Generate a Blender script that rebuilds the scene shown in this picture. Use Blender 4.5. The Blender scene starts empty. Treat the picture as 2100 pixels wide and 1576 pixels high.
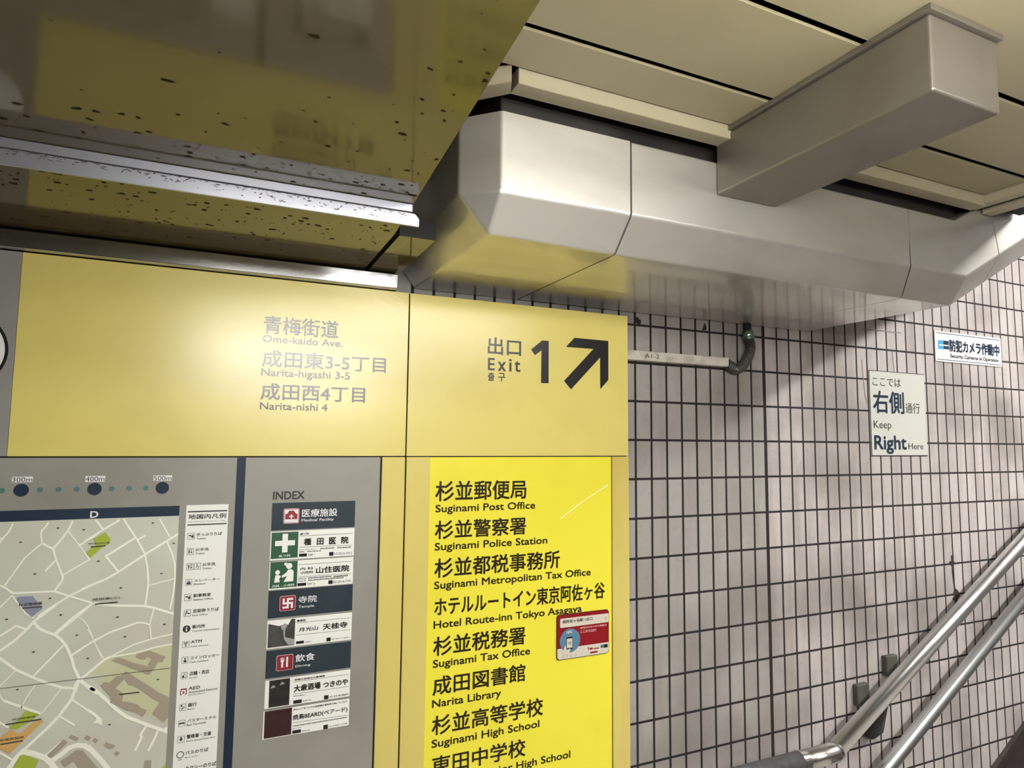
import bpy, bmesh, math, random
from mathutils import Matrix, Vector
scn = bpy.context.scene
COL = scn.collection
random.seed(7)
# ---------------------------------------------------------------- camera
cd = bpy.data.cameras.new('camera'); cam = bpy.data.objects.new('camera', cd); COL.objects.link(cam)
cd.sensor_fit = 'HORIZONTAL'; cd.sensor_width = 36.0; cd.lens = 1316.769 / 2100 * 36.0
cd.clip_start = 0.02; cd.clip_end = 60
_r = Vector((0.90992, -0.41466, 0.01003)); _f = Vector((0.41232, 0.90690, 0.08678))
_r.normalize(); _f = (_f - _f.dot(_r) * _r).normalized(); _u = _r.cross(_f)
cam.matrix_world = Matrix(((_r.x, _u.x, -_f.x, 0), (_r.y, _u.y, -_f.y, -1.38), (_r.z, _u.z, -_f.z, 1.62), (0, 0, 0, 1)))
scn.camera = cam
# ---------------------------------------------------------------- world, exposure
w = bpy.data.worlds.new('world'); scn.world = w; w.use_nodes = True
w.node_tree.nodes['Background'].inputs[0].default_value = (1.0, 0.95, 0.88, 1)
w.node_tree.nodes['Background'].inputs[1].default_value = 0.25
scn.view_settings.view_transform = 'Standard'; scn.view_settings.look = 'None'
scn.view_settings.exposure = 0.0; scn.view_settings.gamma = 1.0
try: scn.view_settings.use_curve_mapping = False
except Exception: pass
LAMP_MAP = 84.0        # radiance of the tube lamp in front of the map board
LAMP_LOBBY = 75.0      # radiance of the tube lamp behind the viewer
LAMP_NEAR = 30.0
LAMP_STAIR = 140.0      # radiance of the lamp over the stairs

# ---------------------------------------------------------------- helpers
def lin(c):
    return tuple(((v / 255) / 12.92 if v / 255 <= 0.04045 else ((v / 255 + 0.055) / 1.055) ** 2.4) for v in c) + (1,)

def mat(name, rgb, rough=0.5, metal=0.0, spec=0.5, emit=0.0, alpha=1.0, coat=0.0):
    m = bpy.data.materials.new(name); m.use_nodes = True
    b = m.node_tree.nodes['Principled BSDF']
    b.inputs['Base Color'].default_value = lin(rgb)
    b.inputs['Roughness'].default_value = rough; b.inputs['Metallic'].default_value = metal
    b.inputs['Specular IOR Level'].default_value = spec
    b.inputs['Coat Weight'].default_value = coat; b.inputs['Coat Roughness'].default_value = 0.08
    if emit:
        b.inputs['Emission Color'].default_value = lin(rgb); b.inputs['Emission Strength'].default_value = emit
    b.inputs['Alpha'].default_value = alpha
    return m

def nodes(m): return m.node_tree.nodes, m.node_tree.links, m.node_tree.nodes['Principled BSDF']

def grime(m, rgb2, scale=6.0, lo=0.45, hi=0.75, detail=8, stretch=(1, 1, 1), rough_add=0.0):
    """mix a second colour into the base by noise"""
    N, Lk, b = nodes(m)
    tc = N.new('ShaderNodeTexCoord'); mp = N.new('ShaderNodeMapping'); mp.inputs['Scale'].default_value = stretch
    nz = N.new('ShaderNodeTexNoise'); nz.inputs['Scale'].default_value = scale; nz.inputs['Detail'].default_value = detail
    mr = N.new('ShaderNodeMapRange'); mr.inputs[1].default_value = lo; mr.inputs[2].default_value = hi
    mx = N.new('ShaderNodeMix'); mx.data_type = 'RGBA'
    Lk.new(tc.outputs['Object'], mp.inputs[0]); Lk.new(mp.outputs[0], nz.inputs['Vector']); Lk.new(nz.outputs[0], mr.inputs[0])
    Lk.new(mr.outputs[0], mx.inputs[0])
    src = b.inputs['Base Color']
    if src.is_linked: Lk.new(src.links[0].from_socket, mx.inputs[6])
    else: mx.inputs[6].default_value = src.default_value
    mx.inputs[7].default_value = lin(rgb2)
    Lk.new(mx.outputs[2], src)
    if rough_add:
        ma = N.new('ShaderNodeMath'); ma.operation = 'MULTIPLY_ADD'; ma.inputs[1].default_value = rough_add; ma.inputs[2].default_value = b.inputs['Roughness'].default_value
        Lk.new(mr.outputs[0], ma.inputs[0]); Lk.new(ma.outputs[0], b.inputs['Roughness'])
    return m

def bumpy(m, scale=200.0, strength=0.1, dist=0.002, stretch=(1, 1, 1)):
    N, Lk, b = nodes(m)
    tc = N.new('ShaderNodeTexCoord'); mp = N.new('ShaderNodeMapping'); mp.inputs['Scale'].default_value = stretch
    nz = N.new('ShaderNodeTexNoise'); nz.inputs['Scale'].default_value = scale; nz.inputs['Detail'].default_value = 4
    bp = N.new('ShaderNodeBump'); bp.inputs['Strength'].default_value = strength; bp.inputs['Distance'].default_value = dist
    Lk.new(tc.outputs['Object'], mp.inputs[0]); Lk.new(mp.outputs[0], nz.inputs['Vector']); Lk.new(nz.outputs[0], bp.inputs['Height']); Lk.new(bp.outputs[0], b.inputs['Normal'])
    return m

class MB:
    """collects faces and links them as ONE mesh object"""
    def __init__(s): s.v = []; s.f = []; s.mi = []; s.m = 0; s.k = 0
    def face(s, pts):
        n = len(s.v); s.v += [tuple(p) for p in pts]; s.f.append(tuple(range(n, n + len(pts)))); s.mi.append(s.m)
    def box(s, a, b):
        x0, y0, z0 = a; x1, y1, z1 = b
        n = len(s.v); s.v += [(x, y, z) for z in (z0, z1) for y in (y0, y1) for x in (x0, x1)]
        for q in ((0, 2, 3, 1), (4, 5, 7, 6), (0, 1, 5, 4), (2, 6, 7, 3), (0, 4, 6, 2), (1, 3, 7, 5)):
            s.f.append(tuple(n + i for i in q)); s.mi.append(s.m)
        return s
    def prism(s, pts2, y0, y1):
        """polygon in x,z pushed from y0 (front) to y1"""
        n = len(pts2); k = len(s.v)
        s.v += [(x, y0, z) for x, z in pts2] + [(x, y1, z) for x, z in pts2]
        s.f.append(tuple(range(k, k + n))); s.mi.append(s.m)
        s.f.append(tuple(range(k + 2 * n - 1, k + n - 1, -1))); s.mi.append(s.m)
        for i in range(n):
            j = (i + 1) % n; s.f.append((k + j, k + i, k + n + i, k + n + j)); s.mi.append(s.m)
        return s
    def flat(s, pts2, y):
        """printed polygon on a face that looks to -y"""
        a = sum(p[0] * q[1] - q[0] * p[1] for p, q in zip(pts2, pts2[1:] + pts2[:1]))
        if a < 0: pts2 = pts2[::-1]
        s.k += 1; y -= (s.k % 24) * 1.5e-5      # prints overlap: each a hair above the last
        s.face([(x, y, z) for x, z in pts2]); return s
    def rect(s, r, y):
        return s.flat([(r[0], r[1]), (r[2], r[1]), (r[2], r[3]), (r[0], r[3])], y)
    def disc(s, c, r, y, n=40, rz=None):
        rz = rz or r
        return s.flat([(c[0] + r * math.cos(2 * math.pi * i / n), c[1] + rz * math.sin(2 * math.pi * i / n)) for i in range(n)], y)
    def ring(s, c, r0, r1, y, n=48):
        P = lambda r, i: (c[0] + r * math.cos(2 * math.pi * i / n), y, c[1] + r * math.sin(2 * math.pi * i / n))
        for i in range(n): s.face([P(r0, i), P(r1, i), P(r1, i + 1), P(r0, i + 1)])
        return s
    def round_rect(s, r, rad, y, n=6):
        pts = []
        for cx, cz, a0 in ((r[2] - rad, r[1] + rad, -90), (r[2] - rad, r[3] - rad, 0), (r[0] + rad, r[3] - rad, 90), (r[0] + rad, r[1] + rad, 180)):
            for i in range(n + 1):
                a = math.radians(a0 + 90 * i / n); pts.append((cx + rad * math.cos(a), cz + rad * math.sin(a)))
        s.rr = pts
        return s.flat(pts, y)
    def line(s, pts2, w, y):
        """polyline stroke of width w with mitred joints and round ends"""
        P = [Vector(p) for p in pts2]; n = len(P); Ls = []; Rs = []
        for i in range(n):
            d0 = (P[i] - P[i - 1]).normalized() if i else (P[1] - P[0]).normalized()
            d1 = (P[i + 1] - P[i]).normalized() if i < n - 1 else d0
            t = (d0 + d1); t = t.normalized() if t.length > 1e-6 else d0
            nn = Vector((-t.y, t.x)); k = w / 2 / max(0.5, nn.dot(Vector((-d0.y, d0.x))))
            Ls.append(P[i] + nn * k); Rs.append(P[i] - nn * k)
        for i in range(n - 1):
            s.flat([tuple(Rs[i]), tuple(Rs[i + 1]), tuple(Ls[i + 1]), tuple(Ls[i])], y)
        return s
    def tube(s, path, r, n=20, cap=True):
        P = [Vector(p) for p in path]; k = len(s.v); m = len(P); up0 = None
        for i in range(m):
            d0 = (P[i] - P[i - 1]).normalized() if i else (P[1] - P[0]).normalized()
            d1 = (P[i + 1] - P[i]).normalized() if i < m - 1 else d0
            t = (d0 + d1).normalized()
            u = Vector((0, 1, 0)) if up0 is None else up0
            u = (u - u.dot(t) * t)
            u = u.normalized() if u.length > 1e-4 else t.orthogonal().normalized()
            up0 = u; q = t.cross(u); sc = 1 / max(0.6, t.dot(d0))
            rr = r[i] if isinstance(r, (list, tuple)) else r
            bend = (d1 - d0); bend = bend.normalized() if bend.length > 1e-5 else None
            for j in range(n):
                a = 2 * math.pi * j / n; o = u * math.cos(a) * rr + q * math.sin(a) * rr
                if bend is not None:
                    bb = (bend - bend.dot(t) * t); 
                    if bb.length > 1e-5: bb.normalize(); o = o + bb * o.dot(bb) * (sc - 1)
                s.v.append(tuple(P[i] + o))
        for i in range(m - 1):
            for j in range(n):
                a = k + i * n + j; b = k + i * n + (j + 1) % n
                s.f.append((a, a + n, b + n, b)); s.mi.append(s.m)
        if cap:
            s.f.append(tuple(k + j for j in range(n))); s.mi.append(s.m)
            s.f.append(tuple(k + (m - 1) * n + j for j in range(n - 1, -1, -1))); s.mi.append(s.m)
        return s
    def loft(s, rings, cap=True):
        n = len(rings[0]); k = len(s.v)
        for r in rings: s.v += [tuple(p) for p in r]
        for i in range(len(rings) - 1):
            for j in range(n):
                a = k + i * n + j; b = k + i * n + (j + 1) % n
                s.f.append((a, b, b + n, a + n)); s.mi.append(s.m)
        if cap:
            s.f.append(tuple(k + j for j in range(n - 1, -1, -1))); s.mi.append(s.m)
            s.f.append(tuple(k + (len(rings) - 1) * n + j for j in range(n))); s.mi.append(s.m)
        return s
    def text(s, t, y):
        body, x0, z0, x1, z1, wgt = t[:6]
        V, Fc = glyphs(body)
        xs = [p[0] for p in V]; ys = [p[1] for p in V]
        latin = ord(max(body)) < 0x2000
        if latin and len(body) > 1: ylo, yhi = 0.0, CAP
        else: ylo, yhi = min(ys), max(ys)
        xa, xb = min(xs), max(xs)
        sx = (x1 - x0) / (xb - xa); sz = (z1 - z0) / (yhi - ylo)
        # heavier weight: the glyph laid down again with small shifts
        e = wgt * sz
        for dx, dz in (((-e, -e), (e, -e), (e, e), (-e, e)) if wgt else ((0, 0),)):
            k = len(s.v); y -= 5e-5
            s.v += [(x0 + (p[0] - xa) * sx + dx, y, z0 + (p[1] - ylo) * sz + dz) for p in V]
            for f in Fc: s.f.append(tuple(k + i for i in f)); s.mi.append(s.m)
        return s
    def texts(s, L, y):
        for t in L: s.text(t, y)
        return s
    def build(s, name, mats, parent=None, smooth=False, bevel=0.0, seg=2, weld=False, keep_ends=False):
        me = bpy.data.meshes.new(name); me.from_pydata(s.v, [], s.f); me.update()
        mats = mats if isinstance(mats, (list, tuple)) else [mats]
        for m in mats: me.materials.append(m)
        me.polygons.foreach_set('material_index', [min(i, len(mats) - 1) for i in s.mi])
        if weld or bevel:
            bm = bmesh.new(); bm.from_mesh(me)
            bmesh.ops.remove_doubles(bm, verts=bm.verts, dist=1e-5)
            bmesh.ops.recalc_face_normals(bm, faces=bm.faces)
            if bevel:
                ed = [e for e in bm.edges if len(e.link_faces) == 2 and e.calc_face_angle(0) > 0.3 and not (keep_ends and any(len(f.verts) > 4 for f in e.link_faces))]
                bmesh.ops.bevel(bm, geom=ed, offset=bevel, segments=seg, profile=0.5, affect='EDGES', clamp_overlap=True)
            bm.to_mesh(me); bm.free()
        if smooth:
            for p in me.polygons: p.use_smooth = True
        me.update()
        o = bpy.data.objects.new(name, me); COL.objects.link(o)
        if parent:
            o.parent = parent
            T = parent
            off = Vector((0, 0, 0))
            while T: off += T.location; T = T.parent
            o.matrix_parent_inverse = Matrix.Identity(4); o.location = -off
        return o

_gc = {}
def glyphs(body):
    if body in _gc: return _gc[body]
    cu = bpy.data.curves.new('lettering', 'FONT'); cu.body = body; cu.size = 1.0; cu.resolution_u = 3
    cu.dimensions = '2D'; cu.fill_mode = 'FRONT'
    ob = bpy.data.objects.new('lettering', cu); COL.objects.link(ob)
    dg = bpy.context.evaluated_depsgraph_get(); dg.update()
    me = bpy.data.meshes.new_from_object(ob.evaluated_get(dg))
    r = ([tuple(v.co) for v in me.vertices], [tuple(p.vertices) for p in me.polygons])
    bpy.data.objects.remove(ob); bpy.data.curves.remove(cu); bpy.data.meshes.remove(me)
    _gc[body] = r
    return r
CAP = 0.7
CAP = max(p[1] for p in glyphs('H')[0])

def tag(o, label=None, cat=None, group=None, kind=None):
    if label: o['label'] = label
    if cat: o['category'] = cat
    if group: o['group'] = group
    if kind: o['kind'] = kind
    return o
def thing(name, loc, label, cat, group=None):
    o = bpy.data.objects.new(name, None); o.empty_display_size = 0.05; COL.objects.link(o); o.location = loc
    return tag(o, label, cat, group)

# ---------------------------------------------------------------- materials
M = {}
M['yellow'] = grime(mat('yellow enamel', (214, 200, 112), 0.28, 0, 0.65), (202, 186, 100), 5, .5, .8, 4)
M['yellow_dir'] = grime(mat('bright yellow film', (230, 219, 66), 0.34, 0, 0.4), (216, 203, 58), 4, .5, .85, 5)
M['yellow_frame'] = grime(mat('aged yellow frame', (206, 190, 106), 0.4, 0, 0.4), (186, 164, 80), 7, .5, .8, 6, (1, 1, .3))
M['grey_board'] = grime(mat('warm grey board', (146, 144, 136), 0.32, 0, 0.4), (130, 127, 118), 5, .45, .8, 5)
M['grey_head'] = mat('grey header', (138, 136, 132), 0.3, 0, .4)
M['black_ink'] = mat('black ink', (22, 22, 20), 0.28, 0, 0.65)
M['dir_ink'] = mat('dark brown ink', (34, 26, 10), 0.35, 0, 0.4)
M['white_print'] = mat('white print', (226, 226, 224), 0.55, 0, .3)
M['white_plate'] = mat('white sign plate', (206, 206, 206), .5, 0, .3)
M['navy'] = grime(mat('navy print', (24, 40, 58), 0.5, 0, .3), (34, 50, 66), 8, .5, .8)
M['slate'] = grime(mat('slate blue print', (40, 52, 60), 0.34, 0, .4), (54, 64, 72), 8, .5, .8)
M['teal_dot'] = mat('teal dot', (70, 110, 108), .4)
M['map_ground'] = grime(mat('pale sage map paper', (200, 206, 190), 0.4, 0, .35), (188, 184, 168), 3, .4, .7, 3)
M['street'] = mat('off white street print', (238, 238, 222), .4)
M['park'] = mat('lime green print', (160, 178, 62), .4)
M['orange'] = mat('orange tan print', (206, 164, 98), .4)
M['lilac'] = mat('lilac grey print', (138, 142, 164), .4)
M['campus'] = mat('pale olive print', (194, 196, 158), .4)
M['building'] = mat('taupe print', (160, 150, 132), .4)
M['map_ink'] = mat('map ink', (72, 72, 62), .4)
M['card'] = mat('white card', (232, 233, 226), .38)
M['green_card'] = mat('dark green print', (38, 84, 56), .38)
M['maroon'] = mat('maroon print', (132, 34, 46), .38)
M['ink_soft'] = mat('grey ink', (52, 52, 50), .55, 0, .3)
M['photo_dark'] = grime(mat('dark photo print', (32, 28, 26), .38), (60, 52, 48), 60, .5, .8)
M['photo_mono'] = grime(mat('monochrome photo print', (52, 52, 50), .38), (78, 78, 74), 40, .45, .7)
M['photo_maroon'] = grime(mat('dark maroon photo print', (48, 20, 22), .38), (62, 34, 34), 60, .5, .7)
M['photo_path'] = mat('pale grey photo print', (150, 150, 146), .4)
M['red'] = mat('red sticker print', (132, 20, 28), .3)
M['sticker_white'] = mat('sticker cream white', (206, 198, 184), .3)
M['sticker_blue'] = mat('sticker blue', (86, 126, 150), .3)
M['pink'] = mat('pale pink print', (236, 190, 190), .35)
M['plate_edge'] = mat('dark plate edge', (52, 26, 24), .4)
M['sky_blue'] = mat('sky blue print', (70, 150, 196), .35)
M['film'] = mat('milky clear film', (206, 206, 198), .4, 0, .4, 0, .72)
M['film_line'] = mat('film edge line', (40, 40, 52), .4)
M['steel'] = grime(bumpy(mat('brushed steel', (206, 204, 198), .34, 1.0), 300, .06, .001, (.04, 1, 1)), (176, 172, 164), 9, .5, .8, 8, (1, 1, 1), .12)
M['duct'] = grime(mat('dull stainless duct', (214, 212, 205), .44, 0.78, .5, 0, 1, .8), (184, 178, 166), 6, .45, .85, 6, (.5, 1, 1.4))
M['beam'] = grime(bumpy(mat('dull steel box', (134, 128, 118), .42, .6), 200, .04, .001), (122, 114, 100), 7, .48, .8, 10, (1, 1, 1), .1)
M['pipe'] = mat('polished handrail steel', (222, 224, 224), .29, 1.0)
M['pipe_satin'] = bumpy(mat('satin steel elbow', (204, 204, 200), .24, 1.0), 200, .05, .001)
M['sleeve'] = grime(mat('dark grey rubber sleeve', (72, 72, 72), .45), (92, 92, 90), 60, .45, .7)
M['alu'] = mat('aluminium rail', (186, 188, 196), .33, .9)
M['trim'] = mat('polished steel trim', (206, 206, 206), .15, 1.0)
M['dark'] = mat('dark gap', (14, 12, 11), .8)
M['collar'] = grime(mat('dark grey collar', (70, 66, 62), .5, .5), (44, 40, 38), 6, .4, .7)
M['cream'] = grime(mat('cream ceiling panel', (166, 158, 130), .42, 0, .35), (152, 143, 114), 2.2, .4, .75, 4)
M['cream_trim'] = mat('cream trim', (170, 162, 136), .42)
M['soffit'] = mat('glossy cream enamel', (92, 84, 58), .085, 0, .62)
M['skirt'] = grime(mat('dark stone skirting', (52, 44, 42), .5), (36, 30, 30), 20, .4, .7)
M['floor'] = grime(mat('grey floor tile', (158, 151, 141), .4), (160, 152, 142), 4, .4, .7)
M['step'] = mat('dark grey stair stone', (78, 74, 70), .6)
M['far_wall'] = grime(mat('dull far wall', (120, 112, 104), .5), (104, 96, 88), 3, .4, .7)
M['added_dado'] = grime(mat('added dark dado', (58, 52, 48), .5), (46, 40, 38), 3, .4, .7)
M['trunk'] = grime(mat('light grey plastic trunking', (196, 190, 178), .5), (150, 144, 134), 30, .5, .75)
M['flex'] = mat('dark grey flexible conduit', (82, 80, 76), .42, .5)
M['fitting'] = mat('shiny green tinted fitting', (132, 158, 146), .25, 1.0)
M['cover'] = grime(mat('grey rubber stop', (78, 77, 69), .6), (64, 63, 57), 30, .4, .7)
M['bracket'] = mat('dark rubber bracket', (34, 33, 31), .55)
M['stain'] = mat('black stain', (34, 28, 28), .7)
M['fleck'] = mat('dark dirt fleck', (46, 40, 24), .8, 0, .1)
M['dust'] = mat('grey dust', (84, 80, 80), .9, 0, .1)
M['mark'] = mat('grey scuff', (124, 114, 108), .7)
M['scratch'] = mat('pale scratch', (246, 240, 190), .3)
M['housing'] = mat('white lamp housing', (230, 230, 226), .4)
def lamp_mat(name, s):
    m = mat(name, (255, 246, 230), .4); b = m.node_tree.nodes['Principled BSDF']
    b.inputs['Emission Color'].default_value = (1.0, 0.98, 0.95, 1); b.inputs['Emission Strength'].default_value = s
    return m
# tiled wall: vertical tiles, dark joints, one wide movement joint
def tile_material():
    m = mat('dirty pinkish grey tile', (196, 184, 176), .38, 0, .5); N, Lk, b = nodes(m)
    tc = N.new('ShaderNodeTexCoord'); sp = N.new('ShaderNodeSeparateXYZ'); Lk.new(tc.outputs['Object'], sp.inputs[0])
    def mth(op, a, c=None, d=None):
        n = N.new('ShaderNodeMath'); n.operation = op
        for i, v in enumerate((a, c, d)):
            if v is None: continue
            if isinstance(v, (int, float)): n.inputs[i].default_value = v
            else: Lk.new(v, n.inputs[i])
        return n.outputs[0]
    X, Z = sp.outputs[0], sp.outputs[2]
    uL = mth('DIVIDE', mth('SUBTRACT', X, 0.9791), 0.0499); uR = mth('DIVIDE', mth('SUBTRACT', X, 1.4799), 0.0484)
    side = mth('GREATER_THAN', X, 1.4275)
    u = mth('ADD', mth('MULTIPLY', uR, side), mth('MULTIPLY', uL, mth('SUBTRACT', 1.0, side)))
    u = mth('ADD', u, 200.0); v = mth('ADD', mth('DIVIDE', mth('SUBTRACT', Z, 1.6230), 0.1002), 100.0)
    fu, fv = mth('FRACT', u), mth('FRACT', v)
    du = mth('MULTIPLY', mth('MINIMUM', fu, mth('SUBTRACT', 1.0, fu)), 0.049)
    dv = mth('MULTIPLY', mth('MINIMUM', fv, mth('SUBTRACT', 1.0, fv)), 0.1002)
    dj = mth('SUBTRACT', mth('ABSOLUTE', mth('SUBTRACT', X, 1.4275)), 0.0026)
    near = mth('LESS_THAN', mth('ABSOLUTE', mth('SUBTRACT', X, 1.4275)), 0.03)
    du = mth('ADD', mth('MULTIPLY', dj, near), mth('MULTIPLY', du, mth('SUBTRACT', 1.0, near)))
    d = mth('MINIMUM', du, mth('ADD', dv, 0.0003))
    mr = N.new('ShaderNodeMapRange'); mr.inputs[1].default_value = .0027; mr.inputs[2].default_value = .0038; Lk.new(d, mr.inputs[0]); tile = mr.outputs[0]
    cb = N.new('ShaderNodeCombineXYZ'); Lk.new(mth('FLOOR', u), cb.inputs[0]); Lk.new(mth('FLOOR', v), cb.inputs[1]); Lk.new(side, cb.inputs[2])
    wn = N.new('ShaderNodeTexWhiteNoise'); wn.noise_dimensions = '3D'; Lk.new(cb.outputs[0], wn.inputs['Vector'])
    ramp = N.new('ShaderNodeValToRGB'); e = ramp.color_ramp.elements
    e[0].position = 0; e[0].color = lin((166, 158, 155)); e[1].position = 1; e[1].color = lin((184, 177, 174))
    for p, c in ((.35, (177, 169, 167)), (.7, (174, 168, 164))):
        q = ramp.color_ramp.elements.new(p); q.color = lin(c)
    Lk.new(wn.outputs['Value'], ramp.inputs[0])
    # left of the movement joint the tiles are greyer and dirtier
    mx0 = N.new('ShaderNodeMix'); mx0.data_type = 'RGBA'; mx0.blend_type = 'MULTIPLY'; Lk.new(mth('SUBTRACT', 1.0, side), mx0.inputs[0]); Lk.new(ramp.outputs[0], mx0.inputs[6]); mx0.inputs[7].default_value = (.76, .78, .76, 1)
    n1 = N.new('ShaderNodeTexNoise'); n1.inputs['Scale'].default_value = 3.2; n1.inputs['Detail'].default_value = 7; Lk.new(tc.outputs['Object'], n1.inputs['Vector'])
    mp = N.new('ShaderNodeMapping'); mp.inputs['Scale'].default_value = (1, 1, .09); Lk.new(tc.outputs['Object'], mp.inputs[0])
    n2 = N.new('ShaderNodeTexNoise'); n2.inputs['Scale'].default_value = 26; n2.inputs['Detail'].default_value = 6; Lk.new(mp.outputs[0], n2.inputs['Vector'])
    n3 = N.new('ShaderNodeTexNoise'); n3.inputs['Scale'].default_value = 60; n3.inputs['Detail'].default_value = 8; Lk.new(tc.outputs['Object'], n3.inputs['Vector'])
    def stain(prev, fac, lo, hi, amt, rgb):
        r = N.new('ShaderNodeMapRange'); r.inputs[1].default_value = lo; r.inputs[2].default_value = hi; r.inputs[4].default_value = amt; Lk.new(fac, r.inputs[0])
        x = N.new('ShaderNodeMix'); x.data_type = 'RGBA'; Lk.new(r.outputs[0], x.inputs[0]); Lk.new(prev, x.inputs[6]); x.inputs[7].default_value = lin(rgb); return x.outputs[2]
    c = stain(mx0.outputs[2], n1.outputs[0], .46, .68, .8, (118, 112, 107))
    c = stain(c, n2.outputs[0], .48, .75, .55, (130, 122, 117))
    c = stain(c, n3.outputs[0], .56, .8, .4, (118, 109, 103))
    mg = N.new('ShaderNodeMix'); mg.data_type = 'RGBA'; Lk.new(tile, mg.inputs[0]); mg.inputs[6].default_value = lin((24, 18, 19)); Lk.new(c, mg.inputs[7]); Lk.new(mg.outputs[2], b.inputs['Base Color'])
    ro = mth('MULTIPLY_ADD', tile, -.42, .85); ro = mth('MULTIPLY_ADD', n3.outputs[0], .1, mth('SUBTRACT', ro, .05)); Lk.new(ro, b.inputs['Roughness'])
    h = mth('MULTIPLY_ADD', n3.outputs[0], .06, tile)
    bp = N.new('ShaderNodeBump'); bp.inputs['Strength'].default_value = .5; bp.inputs['Distance'].default_value = .002; Lk.new(h, bp.inputs['Height']); Lk.new(bp.outputs[0], b.inputs['Normal'])
    return m
M['tile'] = tile_material()

# ---------------------------------------------------------------- measured tables (metres: x along the wall, z above the floor)
HEAD_TEXT = [('青梅街道',0.0697,1.8181,0.2081,1.8527,0.012,1),('Ome-kaido Ave.',0.0684,1.8015,0.2172,1.8148,0.012,1),('成田東3-5丁目',0.0689,1.7542,0.3059,1.7858,0.012,1),('Narita-higashi 3-5',0.0685,1.737,0.2338,1.7509,0.014,1),('成田西4丁目',0.0692,1.6914,0.265,1.7229,0.014,1),('Narita-nishi 4',0.0688,1.6728,0.1923,1.6864,0.016,1)]
EXIT_TEXT = [('出口',0.5319,1.8082,0.6119,1.8457,0.016,1),('E',0.5328,1.7729,0.548,1.7992,0.012,1),('x',0.5566,1.7722,0.5749,1.7923,0.012,1),('i',0.5838,1.7728,0.5891,1.7998,0.012,1),('t',0.597,1.7725,0.6108,1.7963,0.012,1),('출',0.5327,1.7492,0.5479,1.7674,0.016,1),('구',0.5573,1.7491,0.5738,1.7675,0.016,1)]
ONE_POLY = [(0.6654,1.8479),(0.6828,1.8482),(0.6829,1.7501),(0.6634,1.7499),(0.6641,1.825),(0.6474,1.8129),(0.6377,1.8253)]
ARROW_POLY = [(0.7507,1.8607),(0.8448,1.8601),(0.8445,1.7655),(0.8216,1.7421),(0.8213,1.8184),(0.7419,1.7384),(0.7231,1.7575),(0.8026,1.8375),(0.7281,1.8376)]
DIR_TEXT = [('杉並郵便局',0.4183,1.4909,0.6279,1.5314,0.016,1),('Suginami Post Office',0.4188,1.4681,0.6504,1.4827,0.02,1),('杉並警察署',0.4187,1.4127,0.6282,1.4499,0.016,1),('Suginami Police Station',0.4187,1.3898,0.6813,1.4044,0.02,1),('杉並都税事務所',0.4195,1.334,0.7132,1.3721,0.016,1),('Suginami Metropolitan Tax Office',0.4193,1.3113,0.7946,1.3259,0.02,1),('ホテルルートイン東京阿佐ヶ谷',0.421,1.2568,0.8324,1.2934,0.016,1),('Hotel Route-inn Tokyo Asagaya',0.4198,1.232,0.7708,1.2466,0.02,1),('杉並税務署',0.4201,1.1772,0.6285,1.2143,0.016,1),('Suginami Tax Office',0.4199,1.1542,0.6403,1.1688,0.02,1),('成田図書館',0.4206,1.0993,0.6292,1.1356,0.016,1),('Narita Library',0.42,1.0756,0.5724,1.0902,0.02,1),('杉並高等学校',0.4206,1.0212,0.6727,1.0583,0.016,1),('Suginami High School',0.4206,0.9975,0.6641,1.0121,0.02,1),('東田中学校',0.4218,0.9437,0.6307,0.9795,0.016,1),('Higashida Junior High School',0.4217,0.9198,0.7416,0.9344,0.02,1)]
SCALE_BOX = [(-0.3034,1.5426,-0.2752,1.5518),(-0.2022,1.5416,-0.1734,1.5517),(-0.1009,1.5416,-0.0718,1.5512)]
SCALE_TEXT = [('300m',-0.303,1.5434,-0.2758,1.5507,0,1),('400m',-0.2016,1.5426,-0.1743,1.5506,0,1),('500m',-0.1002,1.5424,-0.0725,1.55,0,1)]
DOT_BIG = [(-0.2899,1.5299),(-0.188,1.5295),(-0.0862,1.5292)]
DOT_SMALL = [(-0.3154,1.5298),(-0.2645,1.5298),(-0.239,1.5297),(-0.2135,1.5298),(-0.1627,1.5295),(-0.1369,1.5296),(-0.1117,1.5294)]
BAR = (-0.3148,1.4795,-0.0573,1.4971)
D_TEXT = [('D',-0.1914,1.4816,-0.1802,1.492,0.02,1)]
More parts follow.
